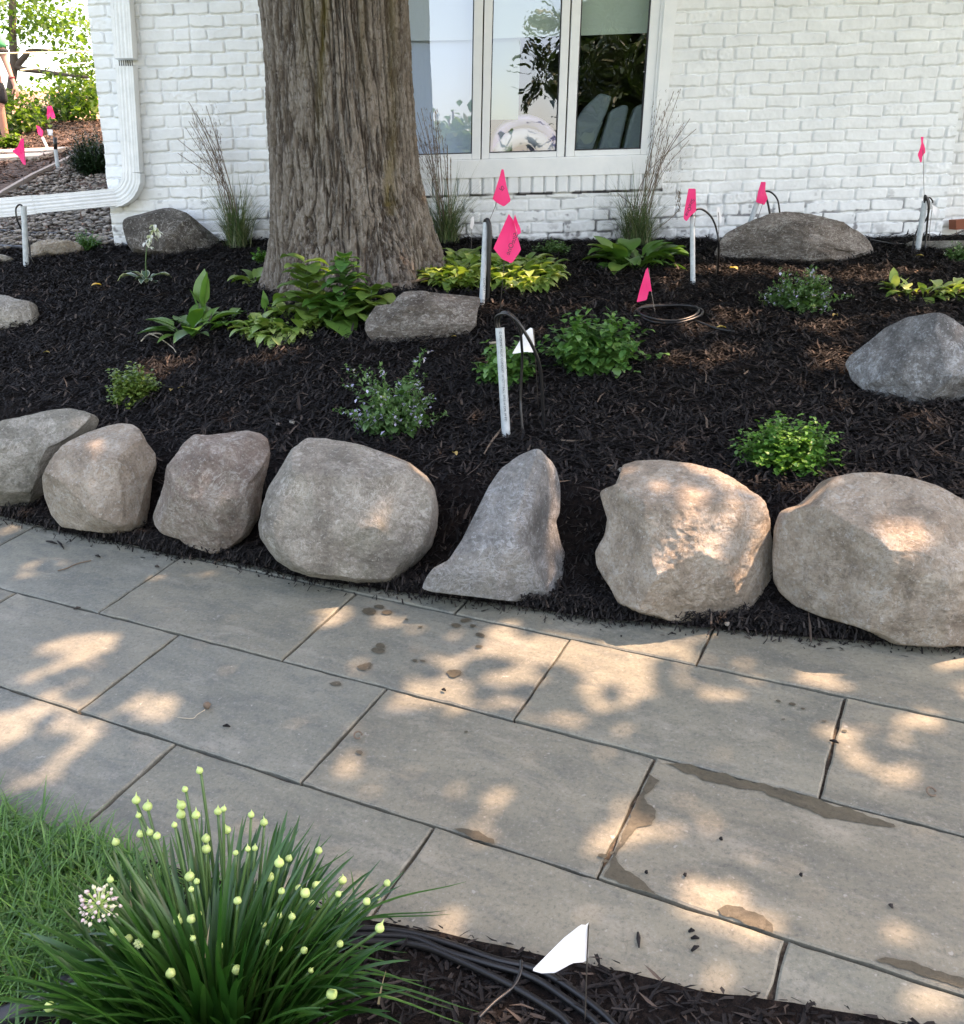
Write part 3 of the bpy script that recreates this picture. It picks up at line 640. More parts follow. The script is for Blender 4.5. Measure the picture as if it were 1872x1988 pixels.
# glass
gm = bpy.data.materials.new('window_glass'); gm.use_nodes = True; t_ = gm.node_tree; t_.nodes.clear()
o_ = t_.nodes.new('ShaderNodeOutputMaterial'); mx = t_.nodes.new('ShaderNodeMixShader'); tr = t_.nodes.new('ShaderNodeBsdfTransparent'); gl = t_.nodes.new('ShaderNodeBsdfGlossy'); gl.inputs['Roughness'].default_value = 0.0
tr.inputs[0].default_value = (.90, .92, .92, 1); gl.inputs[0].default_value = (.84, .87, 1, 1); mx.inputs[0].default_value = .17
t_.links.new(tr.outputs[0], mx.inputs[1]); t_.links.new(gl.outputs[0], mx.inputs[2]); t_.links.new(mx.outputs[0], o_.inputs[0])
M['glass'] = gm
M['shade'] = mat('roller_shade', (.50, .60, .52), .8)
M['shade2'] = mat('white_blind', (.62, .70, .76), .8)
for k, (l, gl_, gr, r_) in enumerate(panes):
    mb = MB(); yb = lambda x: sash_b(x)-2.5
    strip(mb, l, lambda y, f=gl_: f(y)-.0, head, yb, WY-.018, WY+.035)
    strip(mb, lambda y, f=gr: f(y)+.0, r_, head, yb, WY-.018, WY+.035)
    strip(mb, lambda y, f=gl_: f(y)+.3, lambda y, f=gr: f(y)-.3, glass_b, yb, WY-.016, WY+.034)
    fr = mb.build('sash', M['trim'], wroot)
    b_ = fr.modifiers.new('bevel', 'BEVEL'); b_.width = .003; b_.segments = 2
    mb = MB(); strip(mb, lambda y, f=gl_: f(y)+.3, lambda y, f=gl_: f(y)+2.2, head, lambda x: glass_b(x)-.2, WY-.006, WY+.03); strip(mb, lambda y, f=gr: f(y)-2.2, lambda y, f=gr: f(y)-.3, head, lambda x: glass_b(x)-.2, WY-.006, WY+.03)
    strip(mb, lambda y, f=gl_: f(y)+2.4, lambda y, f=gr: f(y)-2.4, lambda x: glass_b(x)-2.2, lambda x: glass_b(x)-.3, WY-.006, WY+.03)
    mb.build('gasket', M['gap'], wroot)
    # pane: one thin sheet; the middle one very slightly bowed, as real glass is
    P = lambda fx, y: at(fx(y), y, WY+.012)
    n1, n2 = 12, 20; Vv = []
    for b in range(n2+1):
        y = (glass_b(fx_mid) if (fx_mid := (gl_(300)+gr(300))/2) else 0)*(1-b/n2)+TOP*b/n2
        for a in range(n1+1):
            A, B = P(gl_, y), P(gr, y); q = A+(B-A)*a/n1; q[1] = WY+.012+[0, .0006, .0004][k]*math.sin(a*.9)*math.sin(b*1.3); Vv.append(q)
    Ff = [(b*(n1+1)+a, b*(n1+1)+a+1, (b+1)*(n1+1)+a+1, (b+1)*(n1+1)+a) for b in range(n2) for a in range(n1)]
    g_ = obj('pane', Vv, Ff, M['glass'], wroot, smooth=True)
# roller shades just behind the glass
mb = MB(); strip(mb, vx(690, 0), vx(928, -.014), head, lambda x: 79-.012*(x-800), WY+.09, WY+.094); mb.build('roller_shade', M['shade2'], wroot)
mb = MB(); strip(mb, vx(950, -.02), vx(1098, -.037), head, lambda x: 70-.04*(x-1000), WY+.09, WY+.094); strip(mb, vx(950, -.02), vx(1098, -.037), lambda x: 68-.04*(x-1000), lambda x: 73-.04*(x-1000), WY+.085, WY+.099); mb.build('roller_shade', M['shade'], wroot)
mb = MB(); strip(mb, vx(1118, -.04), vx(1275, -.066), head, lambda x: 66-.04*(x-1120), WY+.09, WY+.094); strip(mb, vx(1118, -.04), vx(1275, -.066), lambda x: 64-.04*(x-1120), lambda x: 69-.04*(x-1120), WY+.085, WY+.099); mb.build('roller_shade', M['shade'], wroot)
mb = MB(); strip(mb, vx(948, -.02), vx(1013, -.03), lambda x: 60, lambda x: 232, WY+.13, WY+.14); mb.build('pane_sheet', mat('sage_curtain', (.36, .44, .38), .85), wroot)
mb = MB(); strip(mb, vx(686, 0), vx(930, -.014), lambda x: 74-.012*(x-800), lambda x: 330, WY+.12, WY+.125); mb.build('pane_sheet', mat('sky_reflection_blue', (.58, .68, .85), .85), wroot)  # pale blue sheet added so the pane carries the sky's reflected colour
# dark room behind
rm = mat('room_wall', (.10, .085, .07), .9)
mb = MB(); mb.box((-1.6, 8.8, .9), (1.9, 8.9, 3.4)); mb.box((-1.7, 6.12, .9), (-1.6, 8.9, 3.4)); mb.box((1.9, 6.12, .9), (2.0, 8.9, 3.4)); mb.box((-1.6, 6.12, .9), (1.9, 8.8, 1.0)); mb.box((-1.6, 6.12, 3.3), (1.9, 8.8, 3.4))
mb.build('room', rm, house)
# tub chair and cushions inside
ch = thing('tub_chair', 'pale lilac tub chair with rounded back seen through the middle window pane', 'armchair', at(1018, 330, 6.5))
V = []; Ff = []
c0 = at(1018, 300, 6.14); n1 = 28; n2 = 14
for a in range(n1+1):
    an = math.pi*a/n1; ro = .200; rz = .215
    for b in range(n2):
        bb = 2*math.pi*b/n2; rr = ro+.035*math.cos(bb)
        V.append((c0[0]+rr*math.cos(an), c0[1]+.10+.12*math.sin(bb)-.06*math.sin(an), c0[2]-.02+(rz+.03*math.cos(bb))*math.sin(an)))
for a in range(n1):
    for b in range(n2): Ff.append((a*n2+b, a*n2+(b+1) % n2, (a+1)*n2+(b+1) % n2, (a+1)*n2+b))
lm = mat('lilac_upholstery', (.50, .44, .80), .5)
obj('backrest_rim', V, Ff, lm, ch, True)
V = [(c0[0]+.195*math.cos(t)*s, c0[1]+.12-.03*(1-s*s), c0[2]-.02+.21*math.sin(t)*s) for s in (1, .6, .2) for t in np.linspace(0, math.pi, 20)]
Ff = [(k*20+i, k*20+i+1, (k+1)*20+i+1, (k+1)*20+i) for k in range(2) for i in range(19)]
obj('backrest', V, Ff, lm, ch, True)
MB().tube(spline([c0+[-.16, 0, -.0], c0+[-.1, 0, .07], c0+[0, 0, .10], c0+[.1, 0, .07], c0+[.16, 0, .0]], 16), .05, 10).build('cushion', mat('pale_blue_fabric', (.68, .73, .86), .6), ch, True)
fab = mat('blue_grey_fabric', (.30, .38, .42), .8)
for q, lab in (([(1118, 292), (1150, 292), (1190, 186), (1165, 180), (1138, 205), (1119, 232)], 'widest blue grey cushion leaning inside the right window pane'), ([(1162, 292), (1203, 291), (1222, 206), (1212, 202), (1186, 214)], 'middle blue grey cushion leaning inside the right window pane'), ([(1211, 291), (1252, 289), (1250, 200), (1236, 205), (1224, 235)], 'blue grey cushion at the right end inside the right window pane')):
    o = MB().wallq(q, 6.25, 6.40).build('cushion', fab, None); tag(o, lab, 'cushion', 'cushions behind the window')
    b_ = o.modifiers.new('bevel', 'BEVEL'); b_.width = .018; b_.segments = 3
# ---------------------------------------------------------------- downspout
ds = thing('downspout', 'white ribbed metal downspout with elbow and long ground extension at the house corner', 'downspout', at(205, 400, 5.84))
def ribbed(path, wdir, w, d, ribs=5, rib=.0022):
    """rectangular corrugated tube along path; wdir: width direction per point"""
    prof = []
    for k in range(21):
        u = -1+2*k/20; prof.append((u*w/2, -d/2-rib*(.5+.5*math.cos(u*math.pi*ribs))*(abs(u) < .8)))
    prof += [(w/2+.001, d/2), (-w/2-.001, d/2)]
    V = []; n_ = len(prof); P = np.asarray(path)
    for p, (W, D) in zip(P, wdir):
        for u, v in prof: V.append(p+np.asarray(W)*u+np.asarray(D)*v)
    Ff = [(i*n_+k, i*n_+(k+1) % n_, (i+1)*n_+(k+1) % n_, (i+1)*n_+k) for i in range(len(P)-1) for k in range(n_)]+[tuple(range(n_-1, -1, -1)), tuple((len(P)-1)*n_+k for k in range(n_))]
    return V, Ff
YD = 5.845
top = at(236.5, -560, YD); a0 = at(237, 0, YD); a1 = at(258.5, 335, YD); a1b = at(262, 344, YD)
L_ = Vector((a0-a1)).normalized(); L_ = np.array(L_)
Wd = np.array([1, 0, 0]); Dd = np.array([0, 1, 0])
col = at(244.6, 115, YD)
V, Ff = ribbed([col-L_*.03, a1], [(Wd, Dd)]*2, .098, .075, rib=.0020); obj('pipe', V, Ff, M['gutter'], ds)
V, Ff = ribbed([a0+L_*1.3, a0, col], [(Wd, Dd)]*3, .104, .078, rib=.0020); obj('pipe', V, Ff, M['gutter'], ds)
mb = MB()
for k in range(7): p = at(231+k*4.2, 122, YD-.042); mb.box((p[0], p[1]-.002, p[2]-.014), (p[0]+.003, p[1]+.004, p[2]+.014))
mb.build('crimp', M['gap'], ds)
# elbow: bends from down to left
pts = [at(*q, YD) for q in [(258.5, 335), (258, 352), (249, 370), (236, 380), (222, 384)]]; pts = spline(pts, 15); fr = []
for i_ in range(15):
    t = pts[min(i_+1, 14)]-pts[max(i_-1, 0)]; t /= np.linalg.norm(t); Wv = np.cross([0, 1, 0], t); Wv /= np.linalg.norm(Wv); fr.append((-Wv*np.sign(Wv[0] if abs(Wv[0]) > abs(Wv[2]) else 1), Dd))
Wn = [f[0] for f in fr]
for i_ in range(1, 15):
    if Wn[i_]@Wn[i_-1] < 0: Wn[i_] = -Wn[i_]
V, Ff = ribbed(pts, [(Wn[i_]*(1.0+.035*(i_ % 2)), Dd) for i_ in range(15)], .104, .08); obj('elbow', V, Ff, M['gutter'], ds)
# extension to the left, slightly downhill and nearer
e0 = at(233, 382, YD); e1 = at(-120, 415, 5.55)
t = (e1-e0)/np.linalg.norm(e1-e0); Wv = np.cross(t, [0, 1, 0]); Wv /= np.linalg.norm(Wv)
V, Ff = ribbed([e0, e0+(e1-e0)*.5], [(Wv, Dd)]*2, .094, .075); obj('extension', V, Ff, M['gutter'], ds)
V, Ff = ribbed([e0+(e1-e0)*.47, e1], [(Wv, Dd)]*2, .102, .082); obj('extension', V, Ff, M['gutter'], ds)
# ---------------------------------------------------------------- small brown block by the recessed wall
o = MB().prism([at(1857, 446, 6.3), at(1895, 443, 6.3), at(1895, 424, 6.3), at(1857, 427, 6.3)], [at(1857, 446, 6.3)+[0, .1, 0], at(1895, 443, 6.3)+[0, .1, 0], at(1895, 424, 6.3)+[0, .1, 0], at(1857, 427, 6.3)+[0, .1, 0]]).build('edging_brick', mat('red_brown_brick', (.22, .07, .035), .8))
tag(o, 'small reddish brown brick at the right edge by the recessed wall', 'brick')
# ================================================================ BIG TREE
TY = 4.95
tree = thing('maple_tree', 'large mature tree with thick furrowed bark growing right in front of the house', 'tree', (at(680, 555, 4.6)[0], TY, 1.0))
tb = [(-60, 506, 789), (0, 508, 790), (100, 517, 796), (200, 521, 801), (300, 525, 808), (350, 526, 815), (400, 526, 827), (450, 526, 842), (480, 525, 852), (510, 522, 862), (540, 518, 868), (560, 515, 872), (620, 505, 885)]
zz = []; xl = []; xr = []
for py, l, r_ in tb:
    a = at(l, py, TY); b = at(r_, py, TY); zz.append(a[2]); xl.append(a[0]); xr.append(b[0])
zz, xl, xr = map(np.array, (zz, xl, xr)); o_ = np.argsort(zz); zz, xl, xr = zz[o_], xl[o_], xr[o_]
nt_, nz_ = 760, 620
zr = np.linspace(.72, 2.75, nz_); th = np.linspace(0, 2*np.pi, nt_, endpoint=False)
TH, ZZ = np.meshgrid(th, zr)
l_ = np.interp(ZZ, zz, xl); r2 = np.interp(ZZ, zz, xr)
xc = np.interp(.0*ZZ+np.minimum(ZZ, 9), [1.3, 2.4], [(np.interp(1.35, zz, xl)+np.interp(1.35, zz, xr))/2, (xl[-1]+xr[-1])/2]) 
rad = np.where(np.cos(TH) > 0, (r2-xc)*np.cos(TH)**2+(r2-l_)/2*np.sin(TH)**2, (xc-l_)*np.cos(TH)**2+(r2-l_)/2*np.sin(TH)**2)
fl = sstep(1.45, .95, ZZ)
rad = rad*(1-.028) + fl*(.045*np.sin(TH*6+1)+.03*np.sin(TH*10+2+ZZ*2)+.05*sstep(1.2, .95, ZZ)) + .012*np.sin(TH*5+ZZ*1.2)
k = 8.2
cx_, sx_ = np.cos(TH)*rad*k*4.6, np.sin(TH)*rad*k*4.6
w_ = fbm(cx_*.2, sx_*.2, ZZ*1.6, 3, 31)*.75
f1 = fbm(cx_+w_*1.2, sx_+w_*1.2, ZZ*2.6, 3, 5)
f2 = fbm(cx_*1.7+w_*2, sx_*1.7, ZZ*9.0, 3, 8)
cr = np.abs(f1); cr2 = np.abs(f2)
cross = sstep(.0, .10, np.abs(fbm(cx_*.7, sx_*.7, ZZ*19, 3, 77)))
ridge = sstep(.0, .30, cr)*(.70+.30*sstep(0, .22, cr2))*(.62+.38*cross)
fine = fbm(cx_*6, sx_*6, ZZ*42, 3, 19)
ridge_v = np.clip(ridge*.8+fine*.22, 0, 1)
rad2 = rad-.009+.018*np.minimum(ridge, .75)/.75+.006*fine
V = np.stack([xc+rad2*np.cos(TH), TY+rad2*np.sin(TH)*.97, ZZ], -1)
PXt, PYt = pxof(V[..., 0], V[..., 2], V[..., 1])
moss = np.exp(-((PXt-np.interp(PYt, [0, 100, 200, 300, 400], [633, 626, 622, 617, 606]))/9)**2)*sstep(330, 60, PYt)*1.0
moss = moss+.5*np.exp(-((PXt-np.interp(PYt, [0, 200], [600, 590]))/14)**2)*sstep(190, 20, PYt)+.45*np.exp(-((PXt-762)/10)**2)*(PYt < 420)+.55*np.exp(-((PXt-752-.0*PYt)/7)**2)*(PYt > 310)*(PYt < 400)+.3*np.exp(-((PXt-703)/8)**2)*(PYt < 180)
moss = moss*(np.sin(TH) < 0)
i = (np.arange(nz_-1)[:, None]*nt_+np.arange(nt_)[None]); j = (np.arange(nz_-1)[:, None]*nt_+(np.arange(nt_)[None]+1) % nt_)
Fc = np.stack([i.ravel(), j.ravel(), (j+nt_).ravel(), (i+nt_).ravel()], 1)
tr_ = obj('trunk', V.reshape(-1, 3), Fc, M['bark'], tree, smooth=True)
for nm, ar in (('ridge', ridge_v), ('moss', moss)):
    a_ = tr_.data.attributes.new(nm, 'FLOAT', 'POINT'); a_.data.foreach_set('value', ar.astype(np.float32).ravel())
tx, trr = float(xc[-1, 0]), float((xr[-1]-xl[-1])/2)
up = MB(); up.tube(spline([(tx, TY, 2.72), (tx-.02, TY, 3.6), (tx+.05, TY-.05, 5.0), (tx+.15, TY-.1, 6.6), (tx+.3, TY-.15, 9.0), (tx+.4, TY, 11)], 40), np.linspace(trr-.01, .07, 40), 24)
limbs = [((tx+.02, TY-.02, 3.5), (2.2, 4.0, 4.3), (5.2, 2.6, 4.7)), ((tx+.05, TY, 3.9), (1.5, 5.1, 4.7), (4.5, 4.9, 4.8)), ((tx, TY, 4.8), (-2.2, 4.2, 6.8), (-3.8, 3.0, 8)), ((tx+.1, TY-.1, 3.3), (1.5, 2.5, 4.4), (3.2, 1.2, 4.8)), ((tx+.1, TY, 4.4), (2.8, 4.7, 5.0), (5.6, 4.4, 5.2)), ((tx+.05, TY, 4.2), (.8, 2.0, 5.6), (1.0, -1.0, 4.6)), ((1.0, -.2, 5.0), (1.25, -1.2, 4.0), (1.15, -1.55, 3.3))]
for a, b, c in limbs: up.tube(spline([a, np.array(a)*.5+np.array(b)*.5+[0, 0, .25], b, c], 16), np.linspace(.13 if a[2] < 6 and a[1] > 3 else .05, .025, 16), 10)
up.build('limb', M['wood'], tree, True)
# ---------------------------------------------------------------- canopy: leaves overhead; gaps where the photo shows sun reaching the ground
SPOTS = [(150,1262,70,34),(205,1240,40,28),(110,1300,60,30),(60,1385,95,32),(180,1400,60,28),(0,1420,60,30),(55,1500,60,26),(345,1347,52,20),(40,1560,40,12),(60,1022,70,12),(150,1042,55,14),
 (650,1200,52,26),(700,1205,36,24),(825,1345,52,16),(800,1365,60,22),(860,1385,36,16),(845,1318,26,15),(950,1365,24,22),(975,1300,22,14),(905,1240,34,20),(1010,1225,50,14),(1085,1250,80,22),(1110,1275,60,20),(1180,1225,60,12),(1200,1300,46,20),(1160,1315,40,16),(1240,1290,40,16),(1110,1380,40,12),(1150,1350,24,14),(1270,1232,40,11),(1330,1235,40,11),(1420,1235,34,10),
 (1530,1300,55,22),(1600,1305,50,22),(1585,1452,38,30),(1655,1455,34,28),(1710,1475,44,28),(1850,1275,70,16),(1755,1258,40,10),(800,1540,38,12),(915,1600,40,28),(1290,1628,40,22),(1360,1640,40,28),(1330,1665,46,18),(1390,1800,50,34),(1250,1590,26,10),(1870,1350,24,12),(1400,1340,40,16),(1250,1340,34,10),(1310,1680,40,14)]
BSPOTS = [(205,865,50,34,3.0),(230,905,40,22,3.0),(262,930,16,40,2.95),(155,825,26,22,3.3),(770,925,40,26,2.8),(820,960,22,34,2.75),(975,958,34,18,2.75),(1063,985,15,22,2.65),(1090,1010,8,60,2.6),
 (1300,975,34,22,2.65),(1400,985,46,34,2.5),(1330,1040,50,22,2.55),(1260,985,26,18,2.65),(1430,1060,34,20,2.45),(1275,1085,30,12,2.5),(1590,1005,28,22,2.5),(1665,935,34,22,2.6),(1800,965,55,34,2.5),(1790,1030,55,34,2.45),(1860,1010,50,50,2.4),(1830,1090,50,40,2.35),(1790,1180,40,50,2.3),(1760,1140,34,24,2.35),(1690,1080,26,18,2.4),
 (440,812,44,9,None),(330,700,60,10,None),(230,735,46,12,None),(255,905-175,26,26,None),(75,558,60,9,None),(240,560,60,8,None),(170,780,60,9,None),(580,650,60,8,None),(640,665,40,6,None),(1030,552,34,8,None),(1110,598,34,12,None),(960,595,40,6,None),(1000,570,44,7,None),(1380,525,90,9,None),(1480,530,80,8,None),(1620,540,90,9,None),(1720,528,80,8,None),(1420,618,50,9,None),(1385,690,44,16,None),(1600,680,44,8,None),(1640,700,50,10,None),(1600,640,60,7,None),(1840,610,30,7,None),(1340,640,50,7,None),(1500,920,30,6,None),(1240,600,30,6,None),(1290,555,40,7,None),(1300,705,30,6,None),
 (800,530,34,16,4.62),(845,520,20,18,4.62),(760,548,30,12,4.6),(880,505,44,20,4.7),(940,525,30,14,4.6),(1030,515,30,14,4.7),(1075,535,20,12,4.7),(1290,522,30,12,4.8),(600,575,44,24,4.1),(560,620,50,18,4.0),(640,560,30,30,4.1),(1790,560,80,18,4.2),(260,720,30,14,3.9)]
T = []; TR = []
for x, y, a, b in SPOTS:
    p = onpath(x, y); dep = (p[1]*cP+(CZ-p[2])*sP)
    # elongated spots: sample several small discs along the long axis
    rmin = b*dep/F/max(.35, (CZ-p[2])/np.linalg.norm(p-CAM))
    rmaj = a*dep/F; rr = max(.035, min(rmin, rmaj)*.9); kk = max(1, int(round(rmaj/rr)))
    for q in (np.linspace(-(rmaj-rr), rmaj-rr, kk) if kk > 1 else [0]): T.append(p+[q, 0, 0]); TR.append(rr)
PLS = [(600,555,26,18,628),(580,590,40,16,630),(640,600,36,18,630),(530,610,36,12,630),(560,640,30,8,632),(870,500,30,14,535),(920,505,34,14,535),(860,530,24,10,540),(1050,520,26,16,545),(1075,540,18,14,548),(1290,520,30,14,520),(1800,545,60,20,572),(1850,560,40,20,575),(262,715,26,22,770),(1560,560,30,14,598)]
BSPOTS = BSPOTS+[(x, y, a, b, float(gpt(x, g)[1])) for x, y, a, b, g in PLS]
for x, y, a, b, Y in BSPOTS:
    if Y is None: p = gpt(x, y)
    else: p = at(x, y, Y)
    dep = (p[1]*cP+(CZ-p[2])*sP); fz_ = max(.28, (CZ-p[2])/np.linalg.norm(p-CAM)) if Y is None else .8
    rmin = b*dep/F/fz_*(1.9 if Y is None else 1); rmaj = a*dep/F*(1.25 if Y is None else 1); rr = max(.035, min(rmin, rmaj)*.9); kk = max(1, int(round(rmaj/rr)))
    for q in (np.linspace(-(rmaj-rr), rmaj-rr, kk) if kk > 1 else [0]): T.append(p+[q, 0, 0]); TR.append(rr)
T = np.array(T); TR = np.array(TR)
r = np.random.default_rng(77)
NL = 30000
P = np.c_[r.uniform(-1.8, 6.2, NL), r.uniform(.8, 5.7, NL), np.zeros(NL)]
P[:, 2] = 4.15+r.uniform(0, 1.0, NL)+.25*(1+fbm(P[:, 0]*.5, P[:, 1]*.5, 0, 2, 3))
k2 = 9000; P = np.vstack([P, np.c_[r.normal(0, 1.6, k2), r.normal(4.6, 1.2, k2), r.normal(7.2, 1.1, k2)]])
def gapfilter(P, pad=.05):
    keep = np.ones(len(P), bool)
    for t, rd in zip(T, TR):
        d = P-t; al = d@SUN; dist = np.linalg.norm(d-al[:, None]*SUN, axis=1); keep &= ~((dist < rd*.74+pad) & (al > 0))
    return keep
P = P[gapfilter(P, .038)]; n_ = len(P)
V, Fc = ribbons(P, r.uniform(0, 6.28, n_), r.uniform(.09, .13, n_), r.normal(-.1, .35, n_), r.normal(.3, .3, n_), r.uniform(.07, .11, n_), 'round', 2, .12)
crown = obj('crown', V, Fc, M['l_canopy'], tree); 
# a hanging bough above the lawn, whose reflection shows in the right window panes
hang = []
for (x, y, a, b, n_) in [(1050, 110, 36, 50, 420), (1035, 170, 26, 26, 200), (1030, 195, 14, 14, 60), (1150, 150, 30, 45, 420), (1190, 100, 60, 40, 520), (1180, 180, 22, 25, 160), (1085, 165, 10, 16, 50), (1060, 40, 40, 24, 160)]:
    q = at(x, y, WY+.012+WY+1.5); q = np.array([q[0], 2*(WY+.012)-q[1], q[2]]); dep = 13.3*cP
    g_ = r.normal(0, .5, (n_, 3)); P2 = q+g_*np.array([a*13.3/F*.75, .35, b*13.3/F*.75]); hang.append(P2)
P2 = np.vstack(hang); P2 = P2[gapfilter(P2, .02)]; n_ = len(P2)
V, Fc = ribbons(P2, r.uniform(0, 6.28, n_), r.uniform(.05, .10, n_), r.normal(-.4, .5, n_), r.normal(.3, .3, n_), r.uniform(.03, .06, n_), 'ovate', 3, .15)
obj('crown', V, Fc, M['l_canopy'], tree)
# ================================================================ BOULDERS
FW = np.array([0, cP, -sP]); UPV = np.array([0, sP, cP]); RT = np.array([1., 0, 0])
def boulder(poly, Yc, thick, material, label, facets=(), amp=.05, seed=0, kx=.72, group='boulders edging the planting bed', name='boulder', res=(300, 170), fine=1.0, cen=None, nfac=9):
    P = np.array(poly, float); n = len(P)
    A = 0; cx = cy = 0
    for i in range(n):
        x0, y0 = P[i]; x1, y1 = P[(i+1) % n]; c = x0*y1-x1*y0; A += c; cx += (x0+x1)*c; cy += (y0+y1)*c
    cx, cy = (cx/(3*A), cy/(3*A)) if cen is None else cen
    c0 = at(cx, cy, Yc); dep = Yc*cP+(CZ-c0[2])*sP; s = dep/F
    # polar radius by ray-polygon intersection
    nt_, nph = res; th = np.linspace(0, 2*np.pi, nt_, endpoint=False); rad = np.zeros(nt_)
    for k, t in enumerate(th):
        dx, dy = math.cos(t), -math.sin(t); best = 1e-3
        for i in range(n):
            ax, ay = P[i]-[cx, cy]; bx, by = P[(i+1) % n]-[cx, cy]; ex, ey = bx-ax, by-ay; den = dx*ey-dy*ex
            if abs(den) < 1e-9: continue
            tt = (ax*ey-ay*ex)/den; u = (ax*dy-ay*dx)/den
            if -1e-6 <= u <= 1+1e-6 and tt > best: best = tt
        rad[k] = best*s
    ker = np.exp(-np.linspace(-1.5, 1.5, 5)**2); ker /= ker.sum(); rad = np.convolve(np.r_[rad[-2:], rad, rad[:2]], ker, 'valid')
    Rm = rad.mean(); ph = (np.arange(nph)+.5)/nph*np.pi
    TH, PH = np.meshgrid(th, ph)
    g = np.sin(PH)**kx; cz = np.sign(np.cos(PH))*np.abs(np.cos(PH))**.85; rf = np.random.default_rng(seed+500)
    q = np.stack([rad[None]*g*np.cos(TH), rad[None]*g*np.sin(TH), thick*cz], -1)/Rm
    for nx_, ny_, nz_, d_ in facets:
        v = np.array([nx_, ny_, nz_], float); v /= np.linalg.norm(v); ex = np.maximum(0, q@v-d_); q = q-v*ex[..., None]*.92
    for _ in range(nfac):
        v = rf.normal(0, 1, 3); v[2] = abs(v[2])+1.15; v /= np.linalg.norm(v); d_ = np.quantile(q@v, rf.uniform(.88, .955)); ex = np.maximum(0, q@v-d_); q = q-v*ex[..., None]*.9
    o = seed*13.7
    nrm = q/np.linalg.norm(q, axis=-1, keepdims=True)
    dsp = amp*(fbm(q[..., 0]*1.7+o, q[..., 1]*1.7, q[..., 2]*1.7, 3, seed)+.35*(1-2*np.abs(fbm(q[..., 0]*3.5+o, q[..., 1]*3.5, q[..., 2]*3.5, 4, seed+3)))+.34*fbm(q[..., 0]*9+o, q[..., 1]*9, q[..., 2]*9, 4, seed+5)*fine+.16*fbm(q[..., 0]*26+o, q[..., 1]*26, q[..., 2]*26, 3, seed+6)*fine)
    dsp = dsp*(1-.45*np.abs(np.sin(PH))**6)
    q = q+nrm*dsp[..., None]
    mr = np.hypot(q[..., 0], q[..., 1]).max(0); fs = np.clip((rad/Rm)/mr, .85, 1.6); kf = np.exp(-np.linspace(-1.5, 1.5, 5)**2); kf /= kf.sum(); fs = np.convolve(np.r_[fs[-2:], fs, fs[:2]], kf, 'valid'); q[..., 0] *= fs; q[..., 1] *= fs
    W = c0+(q[..., 0:1]*RT+q[..., 1:2]*UPV-q[..., 2:3]*FW)*Rm
    V = W.reshape(-1, 3); i = (np.arange(nph-1)[:, None]*nt_+np.arange(nt_)[None]).ravel(); j = (np.arange(nph-1)[:, None]*nt_+(np.arange(nt_)[None]+1) % nt_).ravel()
    Fl = [tuple(f) for f in np.stack([i, i+nt_, j+nt_, j], 1)]+[tuple(range(nt_)), tuple((nph-1)*nt_+k for k in range(nt_-1, -1, -1))]
    ob = obj(name, V-c0, Fl, material, None, True); ob.location = Vector(c0)
    return tag(ob, label, 'boulder', group)
zA = lambda L: [(x/2.1333, y/2.1333+760.5) for x, y in L]
zB = lambda L: [(x/1.7143+780, y/1.7143+838.5) for x, y in L]
def lowY(poly):
    P = np.array(poly); k = int(np.argmax(P[:, 1])); return float(onpath(*P[k])[1])
b1 = zA([(-60,150),(0,137),(70,115),(150,95),(230,75),(290,68),(350,80),(385,95),(375,130),(330,170),(290,200),(250,250),(220,300),(190,370),(150,430),(100,475),(40,505),(-60,520),(-140,470),(-150,250)])
b2 = zA([(235,290),(262,250),(300,205),(355,165),(420,135),(470,123),(520,128),(560,150),(590,200),(625,250),(628,300),(612,360),(600,450),(590,550),(560,578),(490,590),(400,580),(300,570),(230,560),(190,510),(180,440),(200,360)])
b3 = zA([(810,175),(860,178),(930,165),(1000,152),(1060,165),(1095,190),(1112,240),(1095,320),(1075,400),(1070,470),(1060,530),(1020,600),(960,645),(890,675),(830,658),(770,638),(740,612),(670,592),(620,552),(608,515),(640,460),(690,380),(700,320),(740,270),(760,220)])
b4 = zA([(1280,192),(1350,195),(1480,215),(1600,255),(1700,295),(1770,350),(1800,400),(1815,470),(1812,560),(1790,640),(1740,700),(1680,750),(1640,788),(1560,795),(1480,792),(1400,775),(1300,765),(1230,740),(1160,700),(1120,650),(1090,600),(1085,560),(1100,480),(1130,390),(1170,320),(1220,240)])
b5 = zB([(450,48),(490,65),(540,115),(545,170),(540,270),(525,300),(545,380),(590,470),(640,592),(520,584),(400,570),(330,560),(200,545),(100,534),(62,522),(100,480),(160,420),(200,360),(230,300),(260,240),(290,180),(330,120),(390,75)])
b6 = zB([(745,105),(800,90),(880,88),(980,102),(1060,125),(1130,170),(1190,230),(1215,290),(1230,370),(1240,450),(1238,560),(1220,588),(1150,592),(1060,605),(990,625),(920,632),(850,620),(780,600),(720,570),(690,510),(655,450),(650,400),(680,350),(690,290),(670,230),(665,195),(720,170)])
b7 = zB([(1280,260),(1340,240),(1380,200),(1430,150),(1500,135),(1580,135),(1660,150),(1740,175),(1800,210),(1880,260),(2000,370),(2040,500),(2020,620),(1960,700),(1870,710),(1780,705),(1680,702),(1600,698),(1540,664),(1480,642),(1400,620),(1330,590),(1280,540),(1258,480),(1252,400),(1258,320)])
G1 = 'boulders edging the paved path'
boulder(b1, lowY(b1)+.05, .20, M['r_green'], 'grey green boulder cut by the left photo edge, first of the path edging row', [(.1, .55, .8, .72), (-.1, -.25, 1, .75)], .05, 1, group=G1)
boulder(b2, lowY(b2)+.02, .17, M['r_tan'], 'rounded tan boulder with bright sunlit top, second in the edging row', [(.05, .8, .6, .66), (-.1, -.1, 1, .72), (.85, .1, .5, .72)], .045, 2, group=G1)
